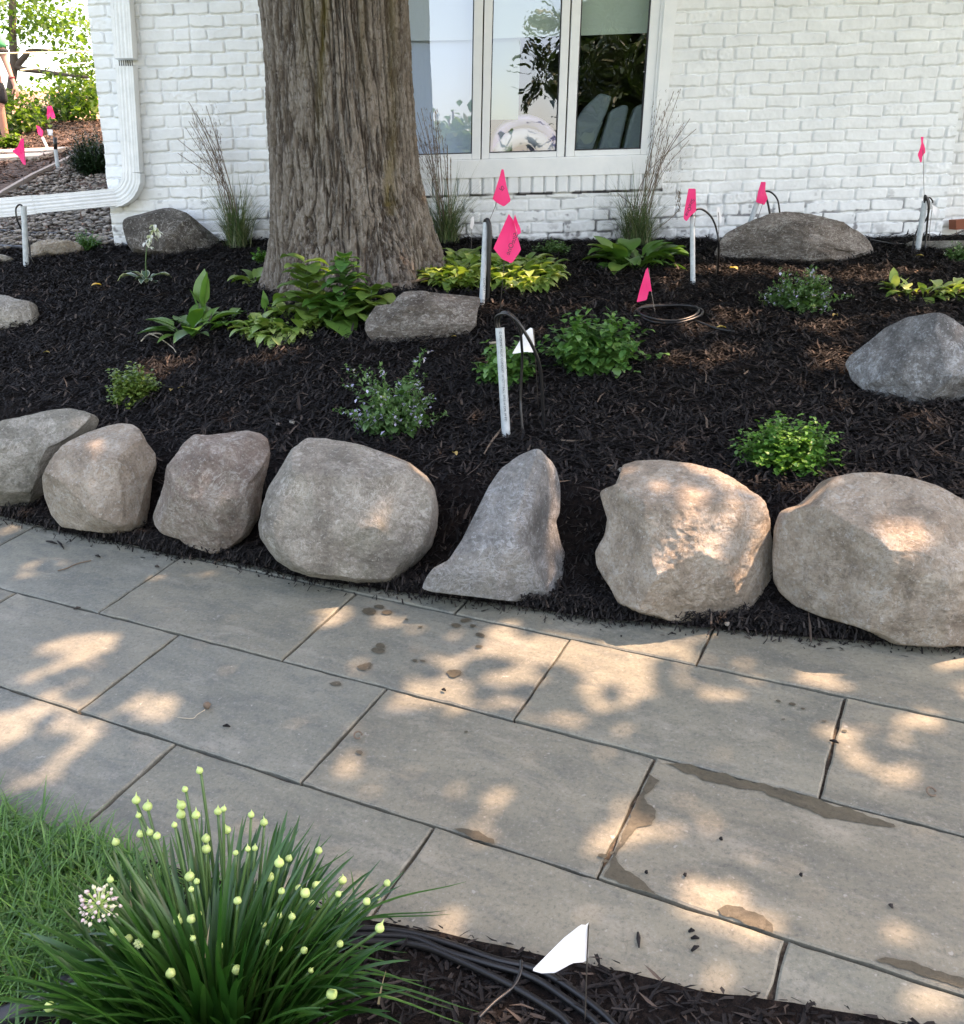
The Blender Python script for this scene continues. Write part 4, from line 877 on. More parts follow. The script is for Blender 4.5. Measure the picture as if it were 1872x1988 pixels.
boulder(b3, lowY(b3)+.03, .16, M['r_pink'], 'brownish pink angular boulder with pale patch, narrow at its base', [(.15, .15, 1, .62), (-.6, -.25, .75, .72), (.2, .9, .5, .8)], .05, 3, group=G1)
boulder(b4, lowY(b4)+.09, .22, M['r_grey'], 'large round speckled grey boulder beside the wedge shaped one', [(.0, -.05, 1, .78), (.1, .75, .65, .82)], .035, 4, kx=.62, group=G1, nfac=5)
boulder(b5, lowY(b5)+.05, .22, M['r_blue'], 'wedge shaped blue grey boulder with pointed top and sharp ridges', [(-.10, -.42, .88, .33), (-.28, .50, .82, .30), (.85, .0, .52, .36)], .022, 5, kx=.8, group=G1, cen=(965, 1070), nfac=3)
boulder(b6, lowY(b6)+.09, .23, M['r_tan'], 'broad tan boulder with cracked upper face and flat grey lower front', [(.12, -.5, .9, .62), (-.05, .55, .85, .66), (-.85, .0, .6, .72)], .06, 6, group=G1)
boulder([(x+5, y) for x, y in b7], lowY(b7)+.12, .27, M['r_tan'], 'biggest pale tan boulder at the right photo edge of the row', [(-.15, -.1, 1, .74), (-.8, -.35, .6, .74), (.1, .7, .7, .72)], .04, 7, kx=.62, group=G1)
zC = lambda L: [(x/3.397, y/3.397) for x, y in L]
zD = lambda L: [(x/3.4286, y/3.4286+438.8) for x, y in L]
zE = lambda L: [(x/3.5555+448.5, y/3.5555+438.8) for x, y in L]
zF = lambda L: [(x/3.2+1287, y/3.2) for x, y in L]
zG = lambda L: [(x/3.2+1287, y/3.2+438.8) for x, y in L]
G2 = 'boulders set in the mulch bed'
pd = zC([(1070,1370),(1160,1385),(1240,1410),(1330,1480),(1400,1530),(1435,1590),(1420,1655),(1330,1680),(1250,1700),(1150,1715),(1000,1710),(900,1690),(860,1630),(840,1560),(828,1500),(850,1440),(920,1425),(1000,1390)])
boulder(pd, gpt(330, 496)[1]+.13, .2, M['r_dark'], 'dark brown smooth boulder against the white wall near the downspout', [(.1, .2, 1, .6), (-.2, .9, .5, .75)], .035, 8, group=G2)
pl = zD([(-60,440),(0,455),(60,465),(120,490),(215,505),(238,580),(235,660),(215,705),(150,725),(50,730),(0,735),(-120,720),(-150,520)])
boulder(pl, gpt(40, 640)[1]+.1, .15, M['r_grey'], 'pale grey boulder cut by the left photo edge in the middle of the bed', [(0, .7, .7, .6), (0, -.2, 1, .6)], .04, 9, group=G2)
pc = zE([(1000,540),(1110,548),(1140,500),(1200,455),(1300,448),(1450,460),(1600,460),(1720,465),(1722,500),(1700,600),(1695,690),(1640,765),(1560,800),(1400,800),(1300,805),(1200,838),(1100,842),(1010,825),(950,775),(925,710),(930,650),(960,600)])
boulder(pc, gpt(800, 664)[1]+.07, .2, M['r_band'], 'flat layered brown rock in the middle of the bed behind the front conduit', [(0, .6, .8, .5), (-.1, -.35, .9, .5)], .09, 10, group=G2)
pf = zF([(400,1440),(480,1400),(560,1365),(680,1325),(760,1308),(850,1310),(950,1325),(1080,1365),(1200,1395),(1300,1415),(1360,1455),(1390,1510),(1375,1550),(1280,1580),(1170,1615),(1060,1630),(960,1655),(860,1660),(750,1645),(600,1620),(520,1600),(420,1615),(360,1605),(330,1560),(350,1520),(375,1470)])
boulder(pf, gpt(1570, 505)[1]+.03, .26, M['r_band'], 'long low grey brown rock lying along the wall at the right', [(.1, .7, .7, .42), (0, -.2, 1, .6)], .06, 11, group=G2)
pe = zG([(1430,610),(1520,565),(1640,555),(1720,590),(1800,650),(1870,710),(1990,780),(2060,900),(2040,1040),(1960,1130),(1870,1135),(1780,1125),(1650,1120),(1570,1125),(1460,1100),(1370,1060),(1290,1015),(1240,930),(1235,880),(1222,820),(1250,770),(1310,720),(1380,660)])
boulder(pe, gpt(1800, 785)[1]+.10, .22, M['r_slate'], 'blue grey white speckled triangular boulder at the right edge of the bed', [(.1, .15, 1, .66), (-.8, .35, .45, .62)], .035, 12, group=G2)
p1 = zD([(120,225),(210,150),(300,115),(400,105),(500,110),(560,130),(520,180),(400,205),(300,215),(200,230)])
boulder(p1, gpt(90, 500)[1]+.08, .12, M['r_tan'], 'small tan rock between gravel and mulch left of the small green plant', [], .08, 13, group=G2, res=(90, 50))
p2 = zD([(0,210),(60,205),(105,220),(90,255),(0,260),(-80,250),(-60,220)])
boulder(p2, gpt(20, 508)[1]+.06, .1, M['r_grey'], 'low grey rock at the left photo edge beside the gravel', [], .08, 14, group=G2, res=(90, 50))
p3 = [(520/3.4286+20, 462), (190, 459), (215, 462), (222, 470), (200, 474), (165, 472)]
boulder(p3, gpt(195, 474)[1]+.05, .07, M['r_tan'], 'tiny tan rock at the gravel edge touching the house corner', [], .08, 15, group=G2, res=(70, 40))
p4 = [(1742, 473), (1790, 464), (1860, 461), (1930, 462), (1940, 500), (1880, 500), (1830, 496), (1790, 490)]
boulder(p4, gpt(1840, 492)[1]+.16, .2, M['r_grey'], 'flat grey flagstone on the ground at the right end of the wall', [(0, 1, .3, .3)], .03, 16, group=G2, res=(90, 50))
# pebbles here and there on the mulch
for x, y, s, mm, lab in [(1207, 926, 9, 'r_grey', 'whitish pebble beside the top of the broad tan boulder'), (568, 829, 6, 'r_grey', 'cream pebble on the mulch above the large round boulder'), (541, 833, 4, 'r_pink', 'reddish pebble on the mulch left of the cream pebble'), (1410, 1228, 6, 'r_grey', 'pale pebble on the path edge below the broad tan boulder')]:
    p = gpt(x, y); rd = s*p[1]/F; V, Ff = scatter_blobs(np.array([[0, 0, 0.]]), np.array([[rd*1.1, rd*.9, rd*.7]]), 3, .3, int(x))
    o = obj('pebble', V, Ff, M[mm], None, True); o.location = Vector(p+[0, 0, rd*.6+.012]); tag(o, lab, 'pebble', 'loose pebbles on the mulch')
# ================================================================ PLANTS
def depth_of(p): return p[1]*cP+(CZ-p[2])*sP
def curvepts(base, az, L, e0, bend, ts):
    """positions along the same arcs as ribbons(); returns n x len(ts) x 3"""
    n = len(az); t = np.linspace(0, 1, 13); el = e0[:, None]-bend[:, None]*t
    d = np.stack([np.cos(el)*np.cos(az)[:, None], np.cos(el)*np.sin(az)[:, None], np.sin(el)], -1)
    c = base[:, None]+np.concatenate([np.zeros((n, 1, 3)), np.cumsum((d[:, 1:]+d[:, :-1])/2*(L/12)[:, None, None], 1)], 1)
    out = np.empty((n, len(ts), 3))
    for k in range(3):
        for i in range(n): out[i, :, k] = np.interp(ts, t, c[i, :, k])
    return out
def hosta(name, label, px, py, rx, n, Lpx, wf, m, e=(.5, 1.25), bend=(.9, 1.9), seed=0, group=None, ry=None, Y=None, prof='hosta', cat='plant', foldv=.3, parent=None, side=.25):
    r = np.random.default_rng(seed); c = gpt(px, py) if Y is None else at(px, py, Y); k = depth_of(c)/F
    t = parent or thing(name, label, cat, c, group)
    a0 = r.uniform(0, 6.28, n); rr = np.sqrt(r.uniform(0, 1, n)); bx = c[0]+rx*k*rr*np.cos(a0); by = c[1]+(ry or rx*.8)*k*rr*np.sin(a0)
    base = np.c_[bx, by, groundz(bx, by)-.005]
    L = Lpx*k*r.uniform(.6, 1.15, n); az = a0+r.normal(0, .9, n)
    V, Fc = ribbons(base, az, L, r.uniform(*e, n), r.uniform(*bend, n), L*wf*r.uniform(.8, 1.2, n), prof, 9, foldv, r.normal(0, side, n), .06)
    obj('leaves', V, Fc, m, t, True); return t, base
def bush(name, label, px, py, wpx, hpx, ns, lpx, m, seed=0, group=None, nl=9, e=(.35, 1.45), bend=(-.1, .9), flower=None, fl_t=.72, Y=None, low=0, cat='plant', wf=.75, baser=.25, pair=2, az_l=None, t0=.15, extra=None, cluster=1):
    r = np.random.default_rng(seed); c = gpt(px, py) if Y is None else at(px, py, Y); k = depth_of(c)/F
    t = thing(name, label, cat, c, group); h = hpx*k; w = wpx*k/2
    az = r.uniform(0, 6.28, ns); e0 = r.uniform(*e, ns); bd = r.uniform(*bend, ns)
    em = e0-bd/2
    L = 1/np.sqrt((np.cos(em)/w)**2+(np.sin(em)/h)**2)*r.uniform(.65, 1.05, ns)
    b0 = c+np.c_[np.cos(az)*w*baser*r.uniform(0, 1, ns), np.sin(az)*w*baser*r.uniform(0, 1, ns), np.full(ns, -.01)]
    if extra is not None:
        for i, (ex, ey) in enumerate(extra):
            tgt = at(ex, ey, c[1]+r.uniform(-.03, .03)); dv = tgt-c; az[i] = math.atan2(dv[1], dv[0]); el = math.atan2(dv[2], np.hypot(dv[0], dv[1])); bd[i] = .25; e0[i] = el+.12; L[i] = np.linalg.norm(dv); b0[i] = c
    SV, SF = ribbons(b0, az, L, e0, bd, np.full(ns, max(.0022, .0012+.7*k)), 'strap', 8, .6)
    obj('stem', SV, SF, M['stem'], t, True)
    ts = np.linspace(t0, 1, nl); P = curvepts(b0, az, L, e0, bd, ts)
    pos = []; la = []; sz = []; tt = []
    for j in range(nl):
        for q in range(pair):
            pos.append(P[:, j]); la.append(az*0+r.uniform(0, 6.28, ns)+q*math.pi); sz.append(np.full(ns, 1.3-.75*ts[j])); tt.append(np.full(ns, ts[j]))
    pos = np.vstack(pos); la = np.concatenate(la); sz = np.concatenate(sz); tt = np.concatenate(tt)
    n_ = len(pos)
    if flower is not None: isf = (tt > fl_t)
    else: isf = np.zeros(n_, bool)
    lf = ~isf; nn = lf.sum(); LL = lpx*k*sz[lf]*r.uniform(.7, 1.25, nn)
    V, Fc = ribbons(pos[lf], la[lf], LL, r.normal(.35, .4, nn), r.normal(.7, .4, nn), LL*wf, 'ovate', 4, .25)
    parts = [(V, Fc)]
    if flower is not None:
        q = pos[isf]; nn = len(q); LL = lpx*k*.34*r.uniform(.7, 1.4, nn*4)
        q4 = np.repeat(q, 4, 0)+r.normal(0, lpx*k*.12, (nn*4, 3)); V, Fc = ribbons(q4, r.uniform(0, 6.28, nn*4), LL, r.normal(.5, .6, nn*4), .3, LL*.5, 'ovate', 2, .3); parts.append((V, Fc))
        sel = r.uniform(0, 1, nn) < .22; q = np.repeat(q[sel], 2, 0); nn = len(q); q = q+r.normal(0, lpx*k*.2, (nn, 3)); LL = lpx*k*.36*r.uniform(.7, 1.3, nn)
        V, Fc = ribbons(q, r.uniform(0, 6.28, nn), LL, r.normal(.3, .6, nn), .5, LL*.75, 'round', 2, .4); obj('flower', V, Fc, flower, t, True)['kind'] = 'stuff'
    V, Fc = join(parts); obj('leaves', V, Fc, m, t, True)
    return t
# ---- mounds and mints
bush('plant', 'small yellow green mound on the mulch above the second boulder', 262, 772, 96, 76, 190, 12, M['l_mound2'], 1, nl=8, e=(.1, 1.5), group='low mounds', wf=.95)
bush('plant', 'bright green mound on the mulch between the two right tan boulders', 1527, 893, 190, 92, 240, 16, M['l_mound'], 2, nl=8, e=(.15, 1.5), group='low mounds', wf=.95, extra=[(1635, 838), (1440, 835), (1612, 880), (1600, 868), (1480, 812)])
bush('catmint', 'lilac flowering catmint in the mulch above the large round boulder', 765, 835, 150, 118, 84, 23, M['l_catmint'], 3, nl=11, flower=M['lilac'], fl_t=.66, group='catmint plants', e=(.5, 1.45), bend=(-.1, .7), extra=[(822, 680), (822, 730), (835, 780), (862, 806), (672, 712), (700, 712), (718, 722), (740, 712), (652, 795), (840, 770), (700, 845), (790, 858), (668, 745), (810, 700), (690, 830)])
bush('catmint', 'catmint with pale blue flowers in front of the long low rock', 1550, 598, 115, 84, 80, 17, M['l_catmint'], 4, nl=10, flower=M['lilac'], fl_t=.78, group='catmint plants', extra=[(1655, 575), (1630, 578), (1610, 560), (1575, 520), (1515, 525), (1476, 572)])
bush('catmint', 'catmint cut by the right photo edge beside the flagstone', 1868, 508, 70, 50, 50, 10, M['l_catmint'], 5, nl=9, flower=M['white_fl'], fl_t=.9, group='catmint plants')
bush('mint', 'green mint plant standing behind the front conduit and white flag', 985, 742, 110, 82, 70, 26, M['l_mint'], 6, nl=7, group='mint plants', e=(.5, 1.45), extra=[(945, 665), (1010, 655), (1045, 670), (930, 740), (1040, 700)])
bush('mint', 'largest green mint plant left of the coiled black cable', 1150, 712, 200, 118, 84, 26, M['l_mint'], 7, nl=9, group='mint plants', e=(.3, 1.5), extra=[(1275, 700), (1260, 640), (1235, 730), (1135, 600), (1190, 605), (1225, 640), (1230, 690), (1290, 685), (1070, 680), (1100, 640), (1245, 665), (1210, 720)])
bush('weed', 'small bushy green plant at the gravel edge left of the dark boulder', 172, 485, 64, 44, 60, 7, M['l_mint'], 8, nl=8, e=(.5, 1.5))
bush('weed', 'small clover like weed against the left side of the trunk', 505, 510, 40, 36, 26, 10, M['l_mound'], 9, nl=6, wf=.9)
bush('weed', 'tiny two leaved seedling left of the catmint by the long rock', 1483, 596, 24, 50, 5, 12, M['l_weed'], 10, nl=4, e=(1.0, 1.5), wf=.8)
bush('weed', 'low feathery green plant right of the hosta mass by the window wall', 1075, 492, 90, 32, 50, 9, M['l_catmint'], 12, nl=8, e=(.3, 1.3))
# ---- hostas and broad leaves
G3 = 'hosta clumps'
hosta('hosta', 'broad leaved green plant at the left end of the leafy row by the trunk', 375, 648, 26, 22, 92, .36, M['l_hosta'], e=(.35, 1.1), bend=(.5, 1.3), seed=1, group=G3)
t, _ = hosta('hosta', 'tall upright pair of large green leaves standing among the leafy row', 393, 622, 6, 3, 92, .36, M['l_hosta'], e=(1.3, 1.55), bend=(-.1, .3), seed=4, group=G3)
hosta('hosta', 'single upright pointed leaf in the leafy row left of the tall weeds', 515, 610, 3, 2, 60, .34, M['l_hosta'], e=(1.35, 1.55), bend=(0, .2), seed=5, group=G3)
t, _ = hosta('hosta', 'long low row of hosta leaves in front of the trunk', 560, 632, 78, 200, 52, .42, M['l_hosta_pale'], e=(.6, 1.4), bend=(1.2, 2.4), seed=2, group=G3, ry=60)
c = gpt(460, 632)
hosta('hosta', 'leafy row', 455, 628, 48, 26, 48, .42, M['l_hosta'], e=(.5, 1.1), bend=(1.1, 2.2), seed=3, ry=18, parent=t)
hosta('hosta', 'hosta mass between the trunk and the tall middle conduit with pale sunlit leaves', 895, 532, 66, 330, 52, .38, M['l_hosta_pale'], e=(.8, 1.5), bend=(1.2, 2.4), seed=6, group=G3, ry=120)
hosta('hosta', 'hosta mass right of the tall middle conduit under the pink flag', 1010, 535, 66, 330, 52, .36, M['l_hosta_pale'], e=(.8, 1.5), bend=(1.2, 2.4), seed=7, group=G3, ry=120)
hosta('hosta', 'broad leaved hosta at the foot of the ornamental grass right of the window', 1235, 518, 38, 60, 88, .42, M['l_hosta'], e=(.4, 1.3), bend=(.8, 1.9), seed=8, group=G3)
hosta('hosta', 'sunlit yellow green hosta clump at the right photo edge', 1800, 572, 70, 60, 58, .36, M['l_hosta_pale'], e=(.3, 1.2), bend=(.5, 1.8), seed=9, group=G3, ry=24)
hosta('hosta', 'small upright spoon leaf sprout left of the sunlit hosta', 1733, 568, 5, 4, 48, .36, M['l_hosta_pale'], e=(.9, 1.55), bend=(0, .6), seed=10, group=G3)
hosta('weed', 'pointed leaf weed on the mulch left of the trunk', 492, 548, 10, 16, 50, .42, M['l_weed'], e=(.6, 1.3), bend=(.8, 1.8), seed=11, prof='ovate')
# tall weeds before the trunk: stem with large toothed leaves
def tallweed(label, px, py, tx_, ty_, lpx, n, seed, mm, small=False, wf=.7):
    r = np.random.default_rng(seed); c = gpt(px, py); tip = at(tx_, ty_, c[1]+.02); t = thing('tall_weed', label, 'weed', c, 'tall weeds before the trunk'); k = depth_of(c)/F
    ax = spline([c, (c+tip)/2+[.01, 0, 0], tip], 12); MB().tube(ax, np.linspace(.005, .002, 12), 6).build('stem', M['stem'], t, True)
    tt = np.linspace(.12, 1, n); P = np.stack([np.interp(tt, np.linspace(0, 1, 12), ax[:, q]) for q in range(3)], 1)
    az = np.arange(n)*2.4+r.normal(0, .3, n); L = lpx*k*(1.1-.5*tt)*r.uniform(.8, 1.2, n)
    V, Fc = ribbons(P, az, L, r.uniform(.2, .7, n), r.uniform(.6, 1.4, n), L*wf, 'ovate', 8, .25, 0, .12); obj('leaves', V, Fc, mm, t, True)
    return t
tallweed('tall light green weed with big pointed leaves in front of the trunk', 598, 625, 590, 508, 78, 26, 1, M['l_weed'], wf=.8)
tallweed('tall weed with small flower tips leaning before the trunk base', 668, 628, 668, 498, 60, 46, 2, M['l_mint'])
tallweed('leafy weed between the tall weeds and the layered rock', 705, 632, 722, 560, 74, 20, 3, M['l_weed'], wf=.8)
tallweed('leafy weed at the right foot of the trunk row', 640, 640, 640, 575, 74, 20, 4, M['l_hosta'], wf=.75)
# variegated hosta with white flower spike
c = gpt(285, 552); t = thing('variegated_hosta', 'small cream edged hosta with a white flower spike in front of the dark boulder', 'plant', c); k = depth_of(c)/F
r = np.random.default_rng(5); az = np.array([.1, .6, 2.9, 3.3, 4.6, 5.2, 1.8, 2.4, 5.9]); n_ = len(az); L = np.array([62, 50, 66, 52, 40, 36, 44, 40, 40])*k; e0 = np.array([1.25, 1.1, .95, 1.3, .9, 1.2, 1.4, 1.2, .7]); bd = np.array([2.2, 1.6, 1.7, 1.5, 1.6, 1.9, 1.6, 2, 1.9])
V, Fc = ribbons(np.tile(c, (n_, 1)), az, L, e0, bd, L*.30, 'hosta', 10, .3, .3, .25); V2, F2 = ribbons(np.tile(c-[0, 0, .0015], (n_, 1)), az, L*1.015, e0, bd, L*.37, 'hosta', 10, .3, .3, .25)
obj('leaves', V, Fc, M['l_var'], t, True); obj('leaf_margin', V2, F2, M['l_edge'], t, True)
sp = spline([c, at(283, 510, c[1]), at(287, 470, c[1]), at(298, 438, c[1])], 12); MB().tube(sp, np.linspace(.004, .002, 12), 6).build('stem', M['stem'], t, True)
P = np.array([at(x, y, c[1]) for x, y in [(300, 436), (303, 442), (297, 446), (300, 449), (306, 450), (292, 456), (296, 460), (288, 462), (284, 470), (288, 480)]]); n_ = len(P)*3; P = np.repeat(P, 3, 0)
V, Fc = ribbons(P, r.uniform(0, 6.28, n_), 13*k, r.normal(-.3, .5, n_), .6, 7*k, 'ovate', 3, .5); obj('flower', V, Fc, M['white_fl'], t, True)['kind'] = 'stuff'
# ---- ornamental grasses
def ograss(label, px, py, heads, wbase, seed, nfol=150, hfol=95):
    r = np.random.default_rng(seed); c = gpt(px, py); c[1] = min(c[1], WY-.16); c = at(px, py, c[1]); c[2] = float(groundz(c[0], c[1])); k = depth_of(c)/F
    t = thing('ornamental_grass', label, 'grass', c, 'ornamental grasses by the wall'); s = MB(); hV = []
    heads = heads+[(a+r.uniform(-16, 16), b+r.uniform(-6, 40), c_) for a, b, c_ in heads[:3]]
    for hx, hy, curl in heads:
        b = c+[r.uniform(-1, 1)*wbase*k, r.uniform(-1, 1)*.04, 0]; tip = at(hx, hy, c[1]+r.uniform(-.08, .06)); mid = b*.42+tip*.58+np.array([-(tip-b)[0]*curl, 0, .02])
        ax = spline([b, b*.75+mid*.25+np.array([-(tip-b)[0]*curl*.2, 0, 0]), mid, tip], 18); s.tube(ax, np.linspace(.0026, .0016, 18), 4, False)
        P = ax[11:]; n_ = 48; q = np.stack([np.interp(r.uniform(0, len(P)-1, n_), np.arange(len(P)), P[:, j]) for j in range(3)], 1); d = tip-mid
        hV.append(ribbons(q, np.full(n_, math.atan2(d[1], d[0])+0)+r.normal(0, .5, n_), r.uniform(.012, .028, n_), math.atan2(d[2], np.hypot(d[0], d[1]))+r.normal(0, .22, n_), .2, .0040, 'blade', 2, .2))
    s.build('stem', M['l_seed'], t); V, Fc = join(hV); obj('seed_head', V, Fc, M['l_seed'], t)
    n_ = nfol; az = r.uniform(0, 6.28, n_); b = c+np.c_[r.normal(0, wbase*k*.6, n_), r.normal(0, .03, n_), np.zeros(n_)]
    V, Fc = ribbons(b, az, hfol*k*r.uniform(.35, 1.35, n_), r.uniform(1.0, 1.57, n_), r.uniform(.1, 2.2, n_), .0042, 'blade', 8, .2, r.normal(0, .3, n_))
    obj('leaves', V, Fc, M['l_sedge'], t)
ograss('ornamental grass leaning left in front of the left brick wall', 462, 476, [(366, 197, .25), (372, 210, .2), (380, 215, .18), (400, 205, .05), (392, 232, .15), (383, 245, .2), (345, 270, .5), (345, 297, .5), (398, 255, .1), (372, 235, .2), (420, 262, .05), (388, 305, .4), (405, 300, .1)], 14, 1, 420, 130)
ograss('upright ornamental grass between the trunk and the window', 868, 472, [(818, 210, .1), (835, 218, .08), (806, 240, .15), (812, 262, .12), (850, 240, .05), (858, 262, .03), (828, 245, .1), (822, 280, .1), (868, 285, 0), (842, 262, .06), (810, 295, .2), (875, 310, -.05)], 12, 2, 420, 140)
ograss('ornamental grass fanning up in front of the right window frame', 1238, 470, [(1322, 172, .1), (1282, 192, .02), (1340, 230, .15), (1328, 238, .1), (1352, 250, .35), (1270, 265, 0), (1300, 262, .05), (1338, 272, .2), (1265, 295, 0), (1290, 285, 0), (1310, 300, .1), (1255, 330, 0), (1315, 372, -.5), (1200, 375, .3)], 20, 3, 520, 125)
# ---- big allium clump in the foreground
r = np.random.default_rng(50)
c = gpt(425, 2030); c = np.array([c[0], c[1], float(groundz(c[0], c[1]))])
al = thing('allium_clump', 'large allium clump with green strap leaves and round pale green buds at lower left', 'plant', c)
n_ = 470; a0 = r.uniform(0, 6.28, n_); rr = np.sqrt(r.uniform(0, 1, n_))*.105
base = c+np.c_[np.cos(a0)*rr*1.25, np.sin(a0)*rr, np.zeros(n_)]
out = rr/.105
V, Fc = ribbons(base, a0+r.normal(0, .45, n_), r.uniform(.20, .37, n_)*(1-.15*out), 1.55-.46*out+r.normal(0, .10, n_), r.uniform(.05, .9, n_)+out*.5*r.uniform(0, 1, n_), r.uniform(.009, .016, n_), 'strap', 12, .35, r.normal(0, .12, n_), .05)
obj('leaves', V, Fc, M['l_allium'], al, True)
# long arching outer leaves
far_ = [((150, 1845), 1.9), ((75, 1880), 2.0), ((45, 1945), 2.0), ((868, 1768), .4), ((905, 1712), .5), ((875, 1775), .5), ((845, 1922), 0), ((820, 1905), 0), ((880, 1960), 0), ((900, 1988), 0), ((130, 1900), 2.2), ((645, 1620), .6), ((685, 1645), .6), ((575, 1600), .6), ((610, 1595), .6), ((85, 1820), 2), ((790, 1850), .2), ((770, 1870), .2), ((930, 1965), 0), ((60, 1975), 2.4)]
mb = []
for (tx_, ty_), _ in far_:
    tip = at(tx_, ty_, c[1]+np.clip((1950-ty_)/1500, -.1, .22)); tip[2] = max(tip[2], float(groundz(tip[0], tip[1]))+.02); b = c+[r.uniform(-.06, .06), r.uniform(-.03, .06), 0]
    mid = (b+tip)/2+[0, 0, .05+.10*np.hypot(*(tip-b)[:2])]; ax = spline([b, mid, tip], 14); w = np.linspace(.0065, .0008, 14)*np.r_[1, np.ones(12), .3]; T_ = np.gradient(ax, axis=0); T_ /= np.linalg.norm(T_, axis=1)[:, None]; S_ = np.cross(T_, [0, 0, 1.]); S_ /= np.linalg.norm(S_, axis=1)[:, None]; U_ = np.cross(S_, T_)
    Vv = np.stack([ax-S_*w[:, None]+U_*w[:, None]*.4, ax, ax+S_*w[:, None]+U_*w[:, None]*.4], 1).reshape(-1, 3); f = []
    for i in range(13): f += [(i*3, i*3+1, i*3+4, i*3+3), (i*3+1, i*3+2, i*3+5, i*3+4)]
    mb.append((Vv, np.array(f)))
V, Fc = join(mb); obj('leaves', V, Fc, M['l_allium'], al, True)
BUD = [(832,80),(770,155),(565,208),(612,232),(578,270),(752,260),(755,220),(813,272),(725,305),(903,252),(926,235),(1040,265),(1095,297),(945,328),(483,373),(585,348),(625,340),(651,357),(853,365),(853,405),(976,422),(1055,402),(1028,410),(1158,465),(1190,450),(1320,415),(458,532),(622,525),(785,517),(818,545),(793,577),(1118,527),(1165,580),(1237,562),(1297,555),(1257,590),(1284,627),(1418,535),(1390,590),(1515,618),(1553,605),(1600,540),(1567,735),(735,705),(787,695),(825,678),(1090,725),(1107,788),(1152,820),(1252,820),(1153,688),(1212,688),(1405,792),(655,763),(539,772),(805,773),(480,745),(912,805),(973,897),(712,927),(1280,908),(1370,1000),(208,1057),(985,620)]
def bud_mesh(c0, up, rad, tipL, lump):
    up = up/np.linalg.norm(up); a = np.cross(up, [0, 1., 0.1]); a /= np.linalg.norm(a); b = np.cross(up, a); V = []; ns = 12
    prof = [(-1, .18), (-.85, .6), (-.5, .92), (-.1, 1.04), (.3, .98), (.62, .76), (.86, .46), (1.05, .24), (1.05+tipL*.5, .12), (1.05+tipL, .02)]
    for z, q in prof:
        for k in range(ns):
            t = 2*math.pi*k/ns; rr = rad*q*(1+lump*math.sin(3*t+z*2)); V.append(c0+up*z*rad+a*rr*math.cos(t)+b*rr*math.sin(t))
    Fl = [(i*ns+k, i*ns+(k+1) % ns, (i+1)*ns+(k+1) % ns, (i+1)*ns+k) for i in range(len(prof)-1) for k in range(ns)]+[tuple(range(ns-1, -1, -1)), tuple((len(prof)-1)*ns+k for k in range(ns))]
    return V, Fl
def stem_to(px, py):
    hgt = (1950-py)/450.0; Y = c[1]+np.clip(hgt*.30-.06+r.uniform(-.05, .03), -.12, .32)
    tip = at(px, py, Y); gz_ = float(groundz(tip[0], tip[1]))
    # a bud in front of the clump keeps its height reasonable
    d = tip-c; hd = np.hypot(d[0], d[1]); b = c+np.array([d[0]/(hd+.01)*min(hd*.45, .11), d[1]/(hd+.01)*min(hd*.45, .09), 0])+[r.uniform(-.015, .015), r.uniform(-.02, .02), 0]
    if tip[2] < gz_+.06: tip = at(px, py, Y-.1)
    mid = b*.45+tip*.55+np.array([(b-tip)[0]*.10, 0, .012]); return spline([b, mid, tip], 12), tip
for i, (zx, zy) in enumerate(BUD):
    px, py = zx/2.1333, (1500+zy/2.08)/1.02564; ax, tip = stem_to(px, py)
    s = MB().tube(ax, np.linspace(.0032, .0024, 12), 6).build('flower_stem', M['stem'], al, True)
    d = ax[-1]-ax[-3]; d /= np.linalg.norm(d); d = d+r.normal(0, .35, 3); V, Fl = bud_mesh(tip+d*.004, d, .0066*r.uniform(.6, 1.25), r.choice([.1, .3, .7, 1.0]), .06)
    obj('flower_bud', V, Fl, M['bud'], s, True)
def umbel(px, py, rad, n, mt, name, pr=.0026):
    ax, tip = stem_to(px, py); s = MB().tube(ax, np.linspace(.0032, .0024, 12), 6).build('flower_stem', M['stem'], al, True)
    g = (np.arange(n)+.5)/n; ph = np.arccos(1-1.85*g); th = np.arange(n)*2.39996; D = np.c_[np.sin(ph)*np.cos(th), np.sin(ph)*np.sin(th), np.cos(ph)]
    mb_ = MB(); L = rad*r.uniform(.75, 1.08, n)
    for d, l in zip(D, L): mb_.tube([tip, tip+d*l*.85], .0008, 4, False)
    mb_.build('pedicel', M['bud'], s); V = []; Fl = []
    for d, l in zip(D, L):
        v, f = bud_mesh(tip+d*l, d, pr*r.uniform(.8, 1.2), .5, .1); Fl += [tuple(q+len(V) for q in x) for x in f]; V += v
    obj(name, V, Fl, mt, s, True)
umbel(192, 1757, .030, 62, M['pinkwhite'], 'floret', .0027)
umbel(271, 1831, .007, 30, M['bud'], 'floret', .0022)
# a few dried leaves and tips in the clump
V, Fc = ribbons([at(735, 1950, c[1]-.02), at(255, 1770, c[1]+.1), at(400, 1860, c[1])], np.array([1.2, 1.8, 1.5]), .05, 1.2, .5, .004, 'blade', 4, .2); obj('dry_leaf', V, Fc, M['l_straw'], al)
